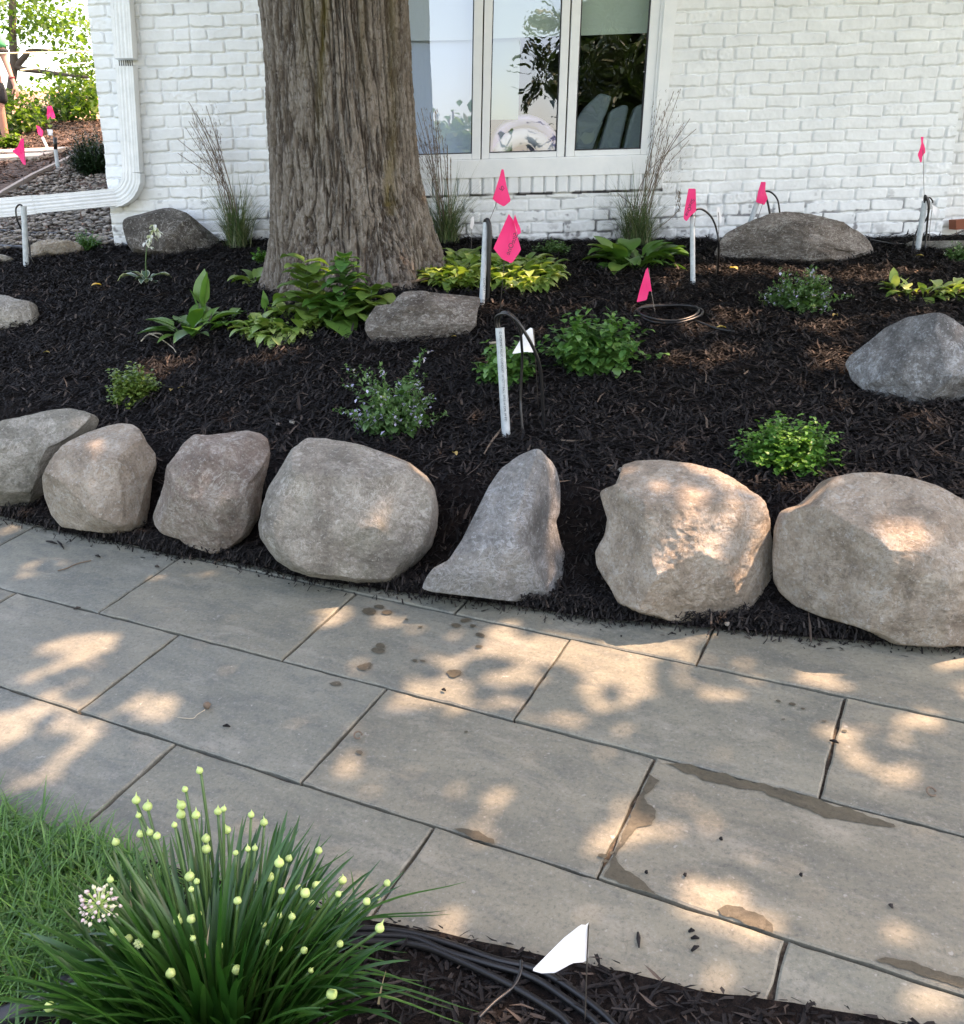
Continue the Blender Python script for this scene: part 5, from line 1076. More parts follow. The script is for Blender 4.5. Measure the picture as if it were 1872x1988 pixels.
# ================================================================ FLAGS, CONDUITS, CABLES
def text_mesh(s, org, dx, dy, size, m, parent, name='lettering', mirror=False):
    cu = bpy.data.curves.new('t', 'FONT'); cu.body = s; cu.size = 1.0; to = bpy.data.objects.new('t', cu); sc.collection.objects.link(to)
    bpy.context.view_layer.update(); me = bpy.data.meshes.new_from_object(to.evaluated_get(bpy.context.evaluated_depsgraph_get()))
    bpy.data.objects.remove(to)
    dx = np.asarray(dx)/np.linalg.norm(dx); dy = np.asarray(dy)/np.linalg.norm(dy)
    for v in me.vertices: q = np.asarray(org)+dx*v.co.x*size+dy*v.co.y*size; v.co = Vector(q)
    me.materials.clear(); me.materials.append(m); o = bpy.data.objects.new(name, me); sc.collection.objects.link(o); o.parent = parent; o.matrix_parent_inverse = Mat_inv(parent); return o
def sheet(polys, Y, amp=.006, seed=0, rings=6):
    mb = MB()
    for k, poly in enumerate(polys):
        P = np.array(poly, float); n = 40; Q = np.vstack([P, P[:1]]); d = np.r_[0, np.cumsum(np.hypot(*np.diff(Q, axis=0).T))]; t = np.linspace(0, d[-1], n, endpoint=False)
        B = np.c_[np.interp(t, d, Q[:, 0]), np.interp(t, d, Q[:, 1])]; C_ = P.mean(0); V = []
        L = np.ptp(P[:, 1])
        for r_ in range(rings, 0, -1):
            for x, y in C_+(B-C_)*r_/rings: V.append(at(x, y, Y-.006*k+amp*math.sin((x-C_[0])/L*7+seed+(y-C_[1])/L*2.5)+amp*.6*math.sin((y-C_[1])/L*6+seed*2)))
        V.append(at(*C_, Y-.006*k+amp*math.sin(seed))); Fl = [(a*n+i, a*n+(i+1) % n, (a+1)*n+(i+1) % n, (a+1)*n+i) for a in range(rings-1) for i in range(n)]+[((rings-1)*n+i, (rings-1)*n+(i+1) % n, rings*n) for i in range(n)]
        mb.add(V, Fl)
    return mb
def flag(label, polys, Y, wire, col='pink', seed=0, group='pink marking flags', amp=.006, wY=None):
    wp = [at(x, y, (Y if wY is None else wY)) for x, y in wire]
    if wire[-1][1] > 0:
        g = gpt(*wire[-1]);
        if abs(g[1]-wp[-1][1]) < .5: wp[-1] = g-[0, 0, .02]
    t = thing('marking_flag', label, 'flag', wp[-1], group)
    MB().tube(spline(wp, 8) if len(wp) > 2 else wp, .0012 if Y < 4 else .0014, 5).build('wire', M['wire'], t)
    o = sheet(polys, Y, amp, seed).build('flag_sheet', M[col], t, True); return t
def conduit(label, top, bot, Yt, Yb, rad, cables, name='conduit', m='pvc', n_in=True, group='grey conduit stubs', cl=None):
    a = at(*top, Yt); b = at(*bot, Yb); g = b-(a-b)/np.linalg.norm(a-b)*.06
    t = thing('conduit', label, 'conduit', b, group)
    mb = MB(); pts = np.linspace(g, a, 8); mb.tube(pts, rad, 16, False); inner = [a, a-(a-b)/np.linalg.norm(a-b)*.05]; mb.build('pipe', M[m], t, True)
    MB().tube(inner, rad*.84, 16, True).build('dark_bore_plug', M['pvc_in'], t, True)  # dark plug in the mouth stands in for the shaded hollow
    for i, (pl, r_) in enumerate(cables):
        w = [at(x, y, Y) for x, y, Y in pl]; w[0] = a-(a-b)*.12
        last = gpt(pl[-1][0], pl[-1][1])
        if abs(last[1]-w[-1][1]) < .35: w[-1] = last-[0, 0, .03]
        o = MB().tube(spline(w, 44), r_, 8).build('cable', M['cable'], None, True); tag(o, cl[i], 'cable', 'black cables from the conduits')
    return t
Yc1 = gpt(988, 848)[1]; d1 = depth_of(gpt(988, 848)); R1 = 8.4*d1/F
t1 = conduit('front grey conduit stub with printed lettering in the middle of the bed', (970.5, 636), (983, 846), Yc1+.015, Yc1, R1,
  [([(968, 650, Yc1), (962, 622, Yc1+.01), (972, 610, Yc1-.03), (990, 612, Yc1-.06), (1008, 635, Yc1-.05), (1013, 670, Yc1-.03), (1014, 700, Yc1), (1011, 770, Yc1+.01), (1012, 800, Yc1), (1018, 850, Yc1)], .0048),
   ([(972, 650, Yc1), (968, 620, Yc1+.02), (980, 606, Yc1-.02), (1000, 618, Yc1-.06), (1022, 650, Yc1-.06), (1040, 685, Yc1-.04), (1050, 720, Yc1-.02), (1054, 780, Yc1), (1057, 835, Yc1+.02)], .0055)], cl=['black cable looping from the front conduit straight down past the white flag', 'thicker black cable looping from the front conduit to the right'])
a = at(970.5, 636, Yc1+.015); b = at(983, 846, Yc1); ax = (b-a)/np.linalg.norm(b-a); dn = np.cross(ax, [0, 1, 0]); dn /= np.linalg.norm(dn)
tocam = (CAM-a)/np.linalg.norm(CAM-a); tocam -= ax*(tocam@ax); tocam /= np.linalg.norm(tocam); rt = np.cross(ax, tocam); rt *= np.sign(rt[0])
text_mesh('C NONMETALLIC CONDUIT  HTCTTTRA.L  07551H OPK PP PTI', a+ax*.012+tocam*(R1+.0008)-rt*.0025, ax, rt, .0105, M['ink'], t1)
Yc2 = gpt(935, 586)[1]; k2 = depth_of(at(940, 500, Yc2))/F
t2 = conduit('tall middle conduit stub standing behind the layered rock', (943.5, 432), (936, 588), Yc2, Yc2-.04, 5.6*k2,
  [([(944, 440, Yc2), (943, 428, Yc2), (949, 428, Yc2-.03), (953, 450, Yc2-.04), (951, 500, Yc2-.04), (949, 560, Yc2-.03), (945, 590, Yc2-.02)], .0065),
   ([(942, 440, Yc2), (941, 430, Yc2), (946, 429, Yc2-.01), (949, 455, Yc2-.02), (947, 520, Yc2-.02), (945, 575, Yc2-.01), (950, 585, Yc2-.02)], .0065)], cl=['black cable hanging close along the tall middle conduit', 'second black cable pressed against the tall middle conduit'])
text_mesh('CONDUIT', at(938, 540, Yc2-.045-5.6*k2), [0.05, 0, -1], [1, 0, .05], .014, M['ink'], t2)
Y3 = gpt(1345, 553)[1]; k3 = depth_of(at(1345, 500, Y3))/F
conduit('white grey conduit stub below a pink flag right of the grass', (1344.5, 420), (1345.5, 553), Y3, Y3, 4.9*k3,
  [([(1345, 430, Y3), (1343, 418, Y3), (1352, 407, Y3-.02), (1365, 407, Y3), (1382, 422, Y3+.02), (1392, 448, Y3+.04), (1396, 480, Y3+.05), (1394, 530, Y3+.1)], .0048)], cl=['thin black cable arching right from the white grey conduit'])
Y4 = 5.55; k4 = depth_of(at(1460, 420, Y4))/F
conduit('tilted conduit stub sticking up behind the long low rock', (1471, 392), (1457, 432), Y4, Y4, 5.0*k4,
  [([(1470, 400, Y4), (1474, 388, Y4), (1480, 378, Y4-.02), (1488, 371, Y4), (1500, 375, Y4), (1510, 388, Y4), (1514, 410, Y4), (1517, 440, Y4)], .005),
   ([(1471, 400, Y4), (1475, 386, Y4), (1483, 376, Y4-.02), (1490, 390, Y4), (1495, 415, Y4), (1498, 440, Y4)], .006)], cl=['black cable arching right behind the long low rock', 'shorter black cable bending down behind the long low rock'])
Y5 = gpt(1782, 489)[1]; Y5 = min(Y5, 5.7); k5 = depth_of(at(1785, 440, Y5))/F
conduit('leaning conduit stub with a knot of cables near the right corner of the wall', (1796, 390), (1781, 490), Y5, Y5, 5.2*k5,
  [([(1796, 396, Y5), (1797, 382, Y5-.02), (1804, 390, Y5), (1804, 410, Y5), (1796, 430, Y5), (1785, 440, Y5+.03), (1775, 465, Y5+.02), (1771, 492, Y5)], .0048),
   ([(1796, 396, Y5), (1796, 380, Y5-.01), (1801, 388, Y5-.02), (1803, 405, Y5-.02), (1800, 440, Y5), (1797, 480, Y5), (1798, 492, Y5)], .0055),
   ([(1797, 396, Y5), (1799, 386, Y5), (1806, 384, Y5), (1811, 390, Y5), (1811, 394, Y5)], .004)], cl=['black cable crossing behind the leaning conduit', 'straight black cable beside the leaning conduit', 'short black cable end curling from the leaning conduit'])
Y6 = gpt(50, 517)[1]; k6 = depth_of(at(48, 460, Y6))/F
conduit('light grey conduit stub in front of the downspout extension at the left', (46, 400), (51, 518), Y6, Y6, 5.2*k6,
  [([(46, 410, Y6), (44, 402, Y6), (38, 397, Y6-.02), (31, 405, Y6), (33, 425, Y6), (42, 445, Y6+.02), (56, 470, Y6+.03), (60, 500, Y6), (74, 515, Y6)], .0048)], cl=['black cable looping over the left conduit stub'])
Y7 = gpt(112, 331)[1]; k7 = depth_of(at(110, 300, Y7))/F
conduit('dark topped grey stub standing on the slope behind the house corner', (108, 290), (113, 331), Y7, Y7, 3.6*k7, [], cl=[])
o = MB().tube([at(108, 290, Y7), at(107, 266, Y7)], 3.4*k7, 12).build('bollard_light', M['cable'], None, True); tag(o, 'black cap piece on the grey stub behind the house corner', 'light')
Y8 = gpt(98, 297)[1]; k8 = depth_of(at(98, 290, Y8))/F
conduit('thin leaning white stub on the sunlit slope at the left', (82, 266), (97, 297), Y8, Y8, 2.4*k8, [], m='white_flag', cl=[])
# flags
PK = 'pink marking flags'
tf = flag('large pink flag with mirrored lettering right of the tall middle conduit', [[(988, 415), (958, 482), (975, 503), (994, 511.5), (1012, 485), (1005, 459), (997, 427), (992, 421)], [(1000, 416), (997, 428), (1003.5, 449), (1005, 457), (1011.7, 452), (1011, 444), (1006, 433)]], 3.95, [(988, 417), (982, 470), (975, 560), (966, 640)], seed=1, wY=3.97)
p_ = at(1001.5, 452, 3.925); q_ = at(981, 499, 3.925); dxv = q_-p_; dyv = np.array([dxv[2], 0, -dxv[0]]); dyv = dyv if dyv[0] < 0 else -dyv
text_mesh('SiteOne', p_-dyv/np.linalg.norm(dyv)*.012, dxv, dyv, .027, M['ink'], tf)
tf = flag('small pink flag with slanted lettering below the window, above the tall middle conduit', [[(974, 328), (971, 340), (956.5, 386), (964, 393), (978.5, 404-3), (992, 390), (984, 362), (978, 329)]], Yc2, [(976, 330), (967, 385), (946, 440), (942, 470)], seed=2, wY=Yc2+.012)
text_mesh('Si', at(969, 366, Yc2-.014), [1, 0, -.9], [.9, 0, 1], .027, M['ink'], tf)
flag('pink flag leaning over the coiled black cable', [[(1258, 519), (1254, 524), (1243, 560), (1236, 587), (1256, 582), (1260, 565), (1266, 566), (1262, 540)]], gpt(1275, 612)[1], [(1260, 521), (1264, 560), (1275, 614)], seed=3)
flag('narrow pink flag standing over the white grey conduit', [[(1337, 366), (1351, 366), (1352, 410), (1342, 418), (1333, 430), (1327, 424), (1329, 408)]], Y3-.03, [(1350, 368), (1350, 420), (1348, 440)], seed=4)
text_mesh('SiteOne', at(1343, 385, Y3-.05), [-.35, 0, -1], [1, 0, -.35], .024, M['ink'], bpy.context.scene.objects['marking_flag.003'])
flag('narrow pink flag on the tilted stub behind the long low rock', [[(1478, 353), (1487, 353), (1486, 370), (1491, 385), (1484, 398), (1468, 392), (1472, 372)]], Y4-.03, [(1485, 354), (1482, 390), (1470, 428)], seed=5)
flag('small twisted pink flag on a long wire near the right corner of the wall', [[(1788, 265.5), (1794, 265.5), (1792, 274), (1796, 285), (1797, 296), (1791, 303), (1790, 315), (1787, 315.5), (1782, 300), (1786, 290), (1789, 278)]], Y5, [(1792, 268), (1793, 320), (1795, 392)], seed=6, amp=.008)
flag('pink flag on a wire over the dark mulch at the left photo edge', [[(40, 270), (46, 268), (48, 290), (50, 321), (44, 318), (37, 305), (23, 293), (34, 285)]], gpt(44, 372)[1], [(47, 270), (47, 320), (44, 374)], seed=7, amp=.015)
flag('distant pink flag above the white tag on the sunlit slope', [[(92, 206), (100, 205), (108, 228), (101, 231), (98, 225), (92, 233), (91, 222)]], 10.5, [(97, 207), (98, 260), (99, 292)], seed=8, amp=.02)
flag('distant purplish pink flag on the leaning white stub', [[(70, 243), (76, 245), (84, 255), (82, 266), (74, 260)]], Y8-.02, [(72, 246), (80, 262), (84, 272)], seed=9, amp=.01)
WF = 'white marking flags'
flag('white flag behind the cables of the front conduit', [[(1017, 646), (1030, 636), (1034, 637), (1040, 684), (1020, 683), (1002, 686), (994, 687), (1008, 664)]], Yc1+.05, [(1036, 638), (1040, 700), (1046, 790)], 'white_flag', 10, WF)
ty = gpt(1136, 1995)[1]
flag('white flag in the mulch at the bottom edge of the photo', [[(1143, 1791), (1140, 1796), (1128, 1795), (1096, 1820), (1032, 1884), (1050, 1890), (1078, 1889), (1112, 1870), (1136, 1868), (1142, 1862)]], ty-.0, [(1143, 1792), (1140, 1860), (1136, 1990)], 'white_flag', 11, WF, amp=.003)
flag('tiny white flag left of the tall middle conduit by the wall', [[(916, 421), (920, 420), (921, 434), (917, 446), (912, 440)]], 5.5, [(918, 424), (916, 450), (914, 500)], 'white_flag', 12, WF, amp=.004)
flag('small white flag behind the arching cable of the white grey conduit', [[(1393, 401), (1397, 402), (1400, 415), (1403, 428), (1400, 434), (1395, 430), (1391, 415)]], Y3+.1, [(1394, 404), (1396, 440), (1390, 540)], 'white_flag', 13, WF, amp=.004)
flag('translucent white flag hanging beside the leaning conduit near the right corner', [[(1809, 396), (1815, 400), (1824, 405), (1826, 412), (1820, 426), (1812, 412)]], Y5+.05, [(1811, 398), (1806, 440), (1803, 490)], 'white_flag', 14, WF, amp=.004)
flag('distant white tag on the sunlit slope below the distant pink flag', [[(91, 250), (102, 252), (103, 263), (93, 262)]], 9.5, [(102, 252), (104, 280), (105, 310)], 'white_flag', 15, WF, amp=.004)
# loose cables
def cable(label, pts, rad, lift=.012, Yoff=None, m='cable'):
    w = []
    for q in pts:
        if len(q) == 3: w.append(at(*q))
        else: g = gpt(q[0], q[1], .008); w.append(g+[0, 0, lift])
    o = MB().tube(spline(w, 90), rad, 8).build('cable', M[m], None, True); return tag(o, label, 'cable', 'loose black cables')
co = thing('cable_coil', 'coil of black cable lying on the mulch under the leaning pink flag', 'cable coil', gpt(1300, 622))
for q, (cx0, cy0, ax_, ay_) in enumerate([(1298, 616, 66, 17), (1302, 620, 62, 18), (1296, 623, 60, 15)]):
    P = [gpt(cx0+ax_*math.cos(t), cy0+ay_*math.sin(t))+[0, 0, .014+.012*q+.006*math.sin(t*2+q)] for t in np.linspace(0, 2*math.pi, 40)]; MB().tube(P, .0048, 8).build('loop', M['cable'], co, True)
cable('black cable tail running right from the coil', [(1350, 628), (1370, 636), (1395, 645), (1425, 650)], .0045)
cable('black cable crossing the river gravel to the dark boulder', [(-20, 448), (40, 455), (100, 457), (160, 458), (215, 467), (247, 481)], .0075)
cable('black cable on the ground from the leaning conduit to the brown brick', [(1690, 470), (1740, 478), (1800, 470, 5.85), (1840, 460, 5.95), (1880, 444, 6.1)], .006)
cable('black cable at the right photo edge above the speckled boulder', [(1845, 633), (1872, 634), (1910, 636)], .006)
GB = 'black cables along the bottom edge of the path'
for lab, pts in (('outermost black cable in the bottom mulch hugging the paving', [(640, 1815), (720, 1812), (800, 1822), (880, 1845), (960, 1870), (1040, 1893), (1110, 1932), (1180, 1990), (1230, 2050)]),
                 ('second black cable in the bottom mulch below the outermost one', [(640, 1830), (720, 1826), (800, 1832), (870, 1856), (950, 1880), (1030, 1905), (1100, 1950), (1160, 2000), (1200, 2060)]),
                 ('lowest black cable in the bottom mulch bending down at the white flag', [(660, 1842), (740, 1838), (820, 1848), (900, 1880), (980, 1915), (1050, 1955), (1100, 1995), (1130, 2050)])):
    o = cable(lab, pts, .0062, .008); o['group'] = GB
cable('short grey cable end rising from the bottom mulch', [(1012, 1880), (1010, 1900), (995, 1930), (960, 1960), (930, 1988)], .0032)
o = MB().tube(spline([gpt(-60, 2010)+[0, 0, .01], gpt(60, 1965)+[0, 0, .012], gpt(150, 1915)+[0, 0, .01], gpt(240, 1890)+[0, 0, .0]], 30), .018, 12).build('edging_pipe', M['edging'], None, True); tag(o, 'fat black edging pipe in the lawn at the lower left corner', 'edging')
o = MB().tube([gpt(-30, 484)+[0, 0, .02], gpt(40, 487)+[0, 0, .02], gpt(85, 492)+[0, 0, .015]], .011, 8).build('edging_strip', M['edging'], None, True); tag(o, 'black edging strip between gravel and mulch at the left photo edge', 'edging')
# pale edging board along gravel and slope
mb = MB(); P = [gpt(-40, 412), gpt(0, 385), gpt(60, 350), gpt(112, 325), gpt(160, 300)]
for a, b in zip(P[:-1], P[1:]):
    nrm = np.cross(b-a, [0, 0, 1.]); nrm /= np.linalg.norm(nrm); h_ = np.array([0, 0, .05]); mb.prism([a+h_, b+h_, b+h_+nrm*.03, a+h_+nrm*.03], [a-h_, b-h_, b-h_+nrm*.03, a-h_+nrm*.03])
tag(mb.build('edging_board', mat('grey_edging', (.24, .21, .18), .8)), 'thin pale edging between the river gravel and the dark mulch', 'edging')
# twigs and fallen leaves
def twig(label, pts, r0, r1, m='twig', lift=.012):
    w = [gpt(x, y)+[0, 0, lift] for x, y in pts]; o = MB().tube(spline(w, 14), np.linspace(r0, r1, 14), 6).build('twig', M[m], None, True); return tag(o, label, 'twig', 'twigs on the mulch')
twig('long straight dark rod leaning at the foot of the trunk', [(722, 572), (790, 562), (862, 545)], .010, .006, 'twig', .03)
twig('bent pale root on the mulch below the broad leaved plant', [(275, 668), (290, 655), (310, 662), (335, 680), (342, 690)], .004, .002, 'paletwig')
twig('short pale root beside the bent root', [(290, 654), (310, 653), (325, 660), (333, 656)], .004, .002, 'paletwig')
twig('slanting twig left of the front conduit base', [(978, 840), (955, 868), (940, 893)], .0045, .0025, 'twig', .02)
twig('long thin twig right of the front conduit base', [(1090, 862), (1130, 862), (1200, 852)], .003, .0015)
twig('pale stub of wood just left of the front conduit top', [(950, 673), (967, 671)], .006, .006, 'paletwig')
tw = MB()
tw.tube(spline([onpath(x, y, .004) for x, y in [(112, 1108), (130, 1103), (150, 1094), (177, 1088)]], 10), .0022, 5); tag(tw.build('twig', M['twig'], None, True), 'thin dark twig lying on the paving below the second boulder', 'twig', 'twigs on the mulch')
def lf(label, x, y, spx, seed, on=None):
    r = np.random.default_rng(seed); p = (gpt(x, y)+[0, 0, .016]) if on is None else onpath(x, y, .005); L = spx*depth_of(p)/F
    V, Fc = ribbons([p], np.array([r.uniform(0, 6.28)]), L, .5, 1.0, L*.42, 'ovate', 6, .5); tag(obj('fallen_leaf', V, Fc, M['dead'], None, True), label, 'leaf', 'fallen leaves')
for i, (x, y, s, lab) in enumerate([(198, 560, 22, 'orange fallen leaf below the light grey conduit stub'), (98, 692, 14, 'tiny yellow fallen leaf on the far left mulch'), (332, 768, 18, 'tan fallen leaf just right of the yellow green mound'), (345, 762, 16, 'brown fallen leaf farther right of the yellow green mound'), (650, 655, 18, 'yellow fallen leaf left of the layered rock'), (880, 888, 24, 'orange fallen leaf above the wedge shaped boulder'), (1410, 645, 24, 'pale yellow fallen leaf at the end of the coil tail'), (1625, 620, 20, 'tan fallen leaf left of the speckled boulder'), (1432, 530, 26, 'yellow curled leaf in front of the long low rock'), (1778, 503, 16, 'pale green fallen leaf below the leaning conduit'), (876, 662, 14, 'tan fallen leaf at the right foot of the layered rock')]): lf(lab, x, y, s, i)
p = onpath(402, 1373, .005)
sd = thing('seed_pod', 'brown seed pod with a thin pale stalk lying on the paving', 'seed pod', p); V, Fl = bud_mesh(p+[0, 0, .006], A_AX+B_AX*.9, .009, .2, .2); obj('pod', V, Fl, M['twig'], sd, True)
MB().tube(spline([onpath(x, y, .005) for x, y in [(398, 1378), (382, 1388), (374, 1395), (345, 1393)]], 10), .0013, 5).build('stalk', M['paletwig'], sd, True)
for x, y, lab in ((1808, 1540, 'small curled snail like husk on the paving at the right'), (695, 1430, 'tiny ring shaped husk on the paving left of the middle')):
    q = onpath(x, y, .004); P = [q+np.array([.009*math.cos(t), .009*math.sin(t), .004+.004*math.sin(t)]) for t in np.linspace(0, 5.4, 14)]; o = MB().tube(P, .0022, 6).build('husk', M['twig'], None, True); tag(o, lab, 'husk', 'husks on the paving')
# ================================================================ BACKGROUND AT THE LEFT
bush('yew_shrub', 'dark evergreen shrub tight behind the house corner', 186, 340, 110, 92, 240, 13, M['l_yew'], 40, nl=14, e=(.5, 1.45), bend=(-.3, .5), wf=.25, cat='shrub')
bush('plant', 'bright yellow green leafy plant at the left photo edge behind the flag', 18, 292, 64, 36, 70, 12, M['l_far'], 41, nl=7)
def crownpts(ells, Y0, dY, seed, clump=.28, per=26):
    r = np.random.default_rng(seed); out = []
    for x, y, a, b, n in ells:
        for _ in range(n):
            t = r.uniform(0, 6.28); q = math.sqrt(r.uniform(0, 1)); cc = at(x+a*q*math.cos(t), y+b*q*math.sin(t), Y0+r.uniform(-dY, dY)); out.append(cc+r.normal(0, 1, (per, 3))*clump*np.array([1, 1, .55]))
    return np.vstack(out)
def bgtree(label, name, ells, Y0, dY, seed, leaf, m, trunk=None, clump=.28, per=26, cat='tree', grp='trees beyond the slope', wf=.7):
    P = crownpts(ells, Y0, dY, seed, clump, per); r = np.random.default_rng(seed+9); n_ = len(P); b = trunk[0][0] if trunk else (P.mean(0)-[0, 0, 1])
    t = thing(name, label, cat, b, grp); V, Fc = ribbons(P, r.uniform(0, 6.28, n_), leaf*r.uniform(.6, 1.3, n_), r.normal(0, .6, n_), r.normal(.4, .4, n_), leaf*wf*r.uniform(.7, 1.2, n_), 'ovate', 3, .2)
    obj('crown', V, Fc, m, t)
    if trunk:
        mb = MB()
        for k, tr_ in enumerate(trunk): pts, r0, r1 = tr_[0:3] if not isinstance(tr_[0], np.ndarray) else (tr_[3], tr_[1], tr_[2]); mb.tube(spline(pts, 16), np.linspace(r0, r1, 16), 10)
        mb.build('trunk', M['wood'], t, True)
    return t
YT = 15.6
g0 = gpt(12, 275); base = at(14, 262, YT)
trk = [(base-[0, 0, .6], (.07), .05, [base-[0, 0, .6], at(14, 230, YT), at(20, 180, YT), at(27, 120, YT), at(24, 40, YT), at(26, -200, YT)]),
       (base, .05, .02, [at(28, 132, YT), at(50, 108, YT), at(62, 98, YT), at(120, 100, YT)]), (base, .05, .02, [at(30, 128, YT), at(45, 134, YT), at(90, 140, YT), at(170, 150, YT-1)])]
bgtree('leafy maple with sky showing through its hanging branches behind the house corner', 'background_tree', [(40, 20, 60, 50, 24), (110, 20, 60, 40, 20), (155, 60, 36, 34, 12), (90, 80, 50, 20, 6), (25, 60, 30, 30, 6), (120, 128, 50, 8, 7), (165, 150, 26, 22, 10), (178, 120, 16, 20, 7), (60, -120, 160, 90, 50)], YT, 1.0, 3, .09, M['l_far'], trk, .20, 21)
bgtree('sunlit low bush against the house corner below the maple', 'shrub', [(140, 190, 40, 18, 14), (165, 205, 30, 18, 12), (120, 180, 22, 12, 6), (178, 180, 16, 26, 8)], 16.5, .8, 5, .12, M['l_far'], None, .22, 22, 'shrub', 'shrubs on the slope')
bgtree('dark green bush between the conifer and the sunlit bush', 'shrub', [(118, 215, 24, 16, 10), (105, 228, 20, 8, 5)], 17, .6, 6, .10, M['l_fardark'], None, .2, 26, 'shrub', 'shrubs on the slope')
bgtree('small grey green conifer on the slope', 'conifer', [(68, 205, 8, 12, 5), (68, 225, 14, 12, 9), (68, 240, 18, 8, 8)], 16.6, .4, 7, .09, M['l_conifer'], None, .13, 44, 'conifer', 'shrubs on the slope', .2)
bgtree('tall yellow green upright shrub right of the person', 'shrub', [(32, 195, 8, 18, 8), (36, 225, 12, 20, 12), (48, 245, 16, 10, 8)], 14.6, .4, 8, .09, M['l_far'], None, .15, 26, 'shrub', 'shrubs on the slope')
# neighbouring house far down the slope
nh = thing('distant_house', 'brown roofed house beyond the trees at the left', 'house', (-19, 42, 2))
m = mat('brown_shingle', (.30, .17, .12), .85)
a = at(-120, 172, 42); b = at(215, 180, 42)
mb = MB(); mb.prism([a+[0, 0, 0], b, b+[1.5, -5, -2.3], a+[-1.5, -5, -2.3]], [a+[0, 0, -.15], b+[0, 0, -.15], b+[1.5, -5, -2.45], a+[-1.5, -5, -2.45]]); mb.prism([a+[0, 0, 0.01], b+[0, 0, .01], b+[1.5, 5, -2.3], a+[-1.5, 5, -2.3]], [a+[0, 0, -.16], b+[0, 0, -.16], b+[1.5, 5, -2.45], a+[-1.5, 5, -2.45]]); mb.build('roof', m, nh)
g1, g2, g3 = at(60, 205, 37), at(90, 188, 38.5), at(125, 205, 37)
MB().prism([g1, g2, g3, g3+[0, 0, -.9], g1+[0, 0, -.9]], [g1+[0, 2, 0], g2+[0, 2, 0], g3+[0, 2, 0], g3+[0, 2, -.9], g1+[0, 2, -.9]]).build('gable', mat('tan_siding', (.36, .24, .17), .8), nh)
MB().box((float(a[0]), 38, -1), (float(b[0]), 46, float(a[2])-2.2)).build('wall', mat('tan_wall', (.30, .22, .16), .8), nh)
# two taut yellow ropes
for lab, p, q in (('upper pale rope stretched behind the person', (-40, 104, 12), (185, 100, 13)), ('lower pale rope stretched under the maple branches', (40, 136, 12), (165, 122, 14))):
    o = MB().tube([at(*p), at(*q)], .010, 6).build('rope', mat('pale_rope', (.75, .70, .45), .7)); tag(o, lab, 'rope', 'ropes tied in the background tree')
# stone steps on the slope
for x0, x1, y0, y1, lab in ((-60, 108, 306, 299, 'upper pale stone step on the sunlit slope'), (-60, 76, 318, 311, 'lower pale stone step on the sunlit slope')):
    a, b = gpt(x0, y0), gpt(x1, y1); d = np.array([0, .35, .05]); up_ = np.array([0, 0, .04])
    tag(MB().prism([a+up_, b+up_, b+up_+d, a+up_+d], [a, b, b+d, a+d]).build('stone_step', mat('pale_step', (.42, .36, .30), .8)), lab, 'step', 'stone steps on the slope')
# ================================================================ PERSON at the left photo edge
PY_ = 13.8; feet = gpt(-24, 292); feet = at(-3, 293, PY_); sS = depth_of(feet)/F
per = thing('person', 'person in green shirt and black shorts cut by the left photo edge', 'person', feet)
skin = mat('skin', (.42, .22, .15), .55); shirt = mat('green_shirt', (.10, .42, .16), .8); blk = mat('black_cloth', (.012, .012, .014), .8)
Zf = feet[2]; X0 = feet[0]
def J(x, y, z): return (X0+x, PY_+y, Zf+z)
def skinned(name, joints, edges, radii, m, parent, sub=2):
    me = bpy.data.meshes.new(name); me.from_pydata([Vector(j) for j in joints], edges, []); o = bpy.data.objects.new(name, me); sc.collection.objects.link(o); me.materials.append(m)
    o.parent = parent; o.matrix_parent_inverse = Mat_inv(parent); md = o.modifiers.new('skin', 'SKIN'); md.use_smooth_shade = True
    for v, r_ in zip(me.skin_vertices[0].data, radii): v.radius = (r_, r_)
    me.skin_vertices[0].data[0].use_root = True; s_ = o.modifiers.new('sub', 'SUBSURF'); s_.levels = sub; s_.render_levels = sub; return o
hx, hy, hz = .37, -.06, .70   # hand
jt = [J(0, 0, .95), J(0, 0, 1.15), J(0, 0, 1.42), J(0, 0, 1.53), J(0, -.02, 1.62), J(0, -.02, 1.74),
      J(.17, 0, 1.42), J(.245, .02, 1.14), J(.335, -.05, .90), J(.36, -.06, .82),
      J(-.17, 0, 1.42), J(-.26, .02, 1.14), J(-.28, -.08, .90), J(-.28, -.1, .82),
      J(.09, 0, .90), J(.11, -.02, .50), J(.12, .02, .10), J(.12, -.12, .04), J(-.09, 0, .90), J(-.11, .02, .50), J(-.13, .06, .10), J(-.13, -.08, .04)]
ed = [(0, 1), (1, 2), (2, 3), (3, 4), (4, 5), (2, 6), (6, 7), (7, 8), (8, 9), (2, 10), (10, 11), (11, 12), (12, 13), (0, 14), (14, 15), (15, 16), (16, 17), (0, 18), (18, 19), (19, 20), (20, 21)]
rd = [.14, .13, .15, .06, .085, .085, .065, .047, .030, .028, .065, .047, .030, .028, .10, .062, .042, .04, .10, .062, .042, .04]
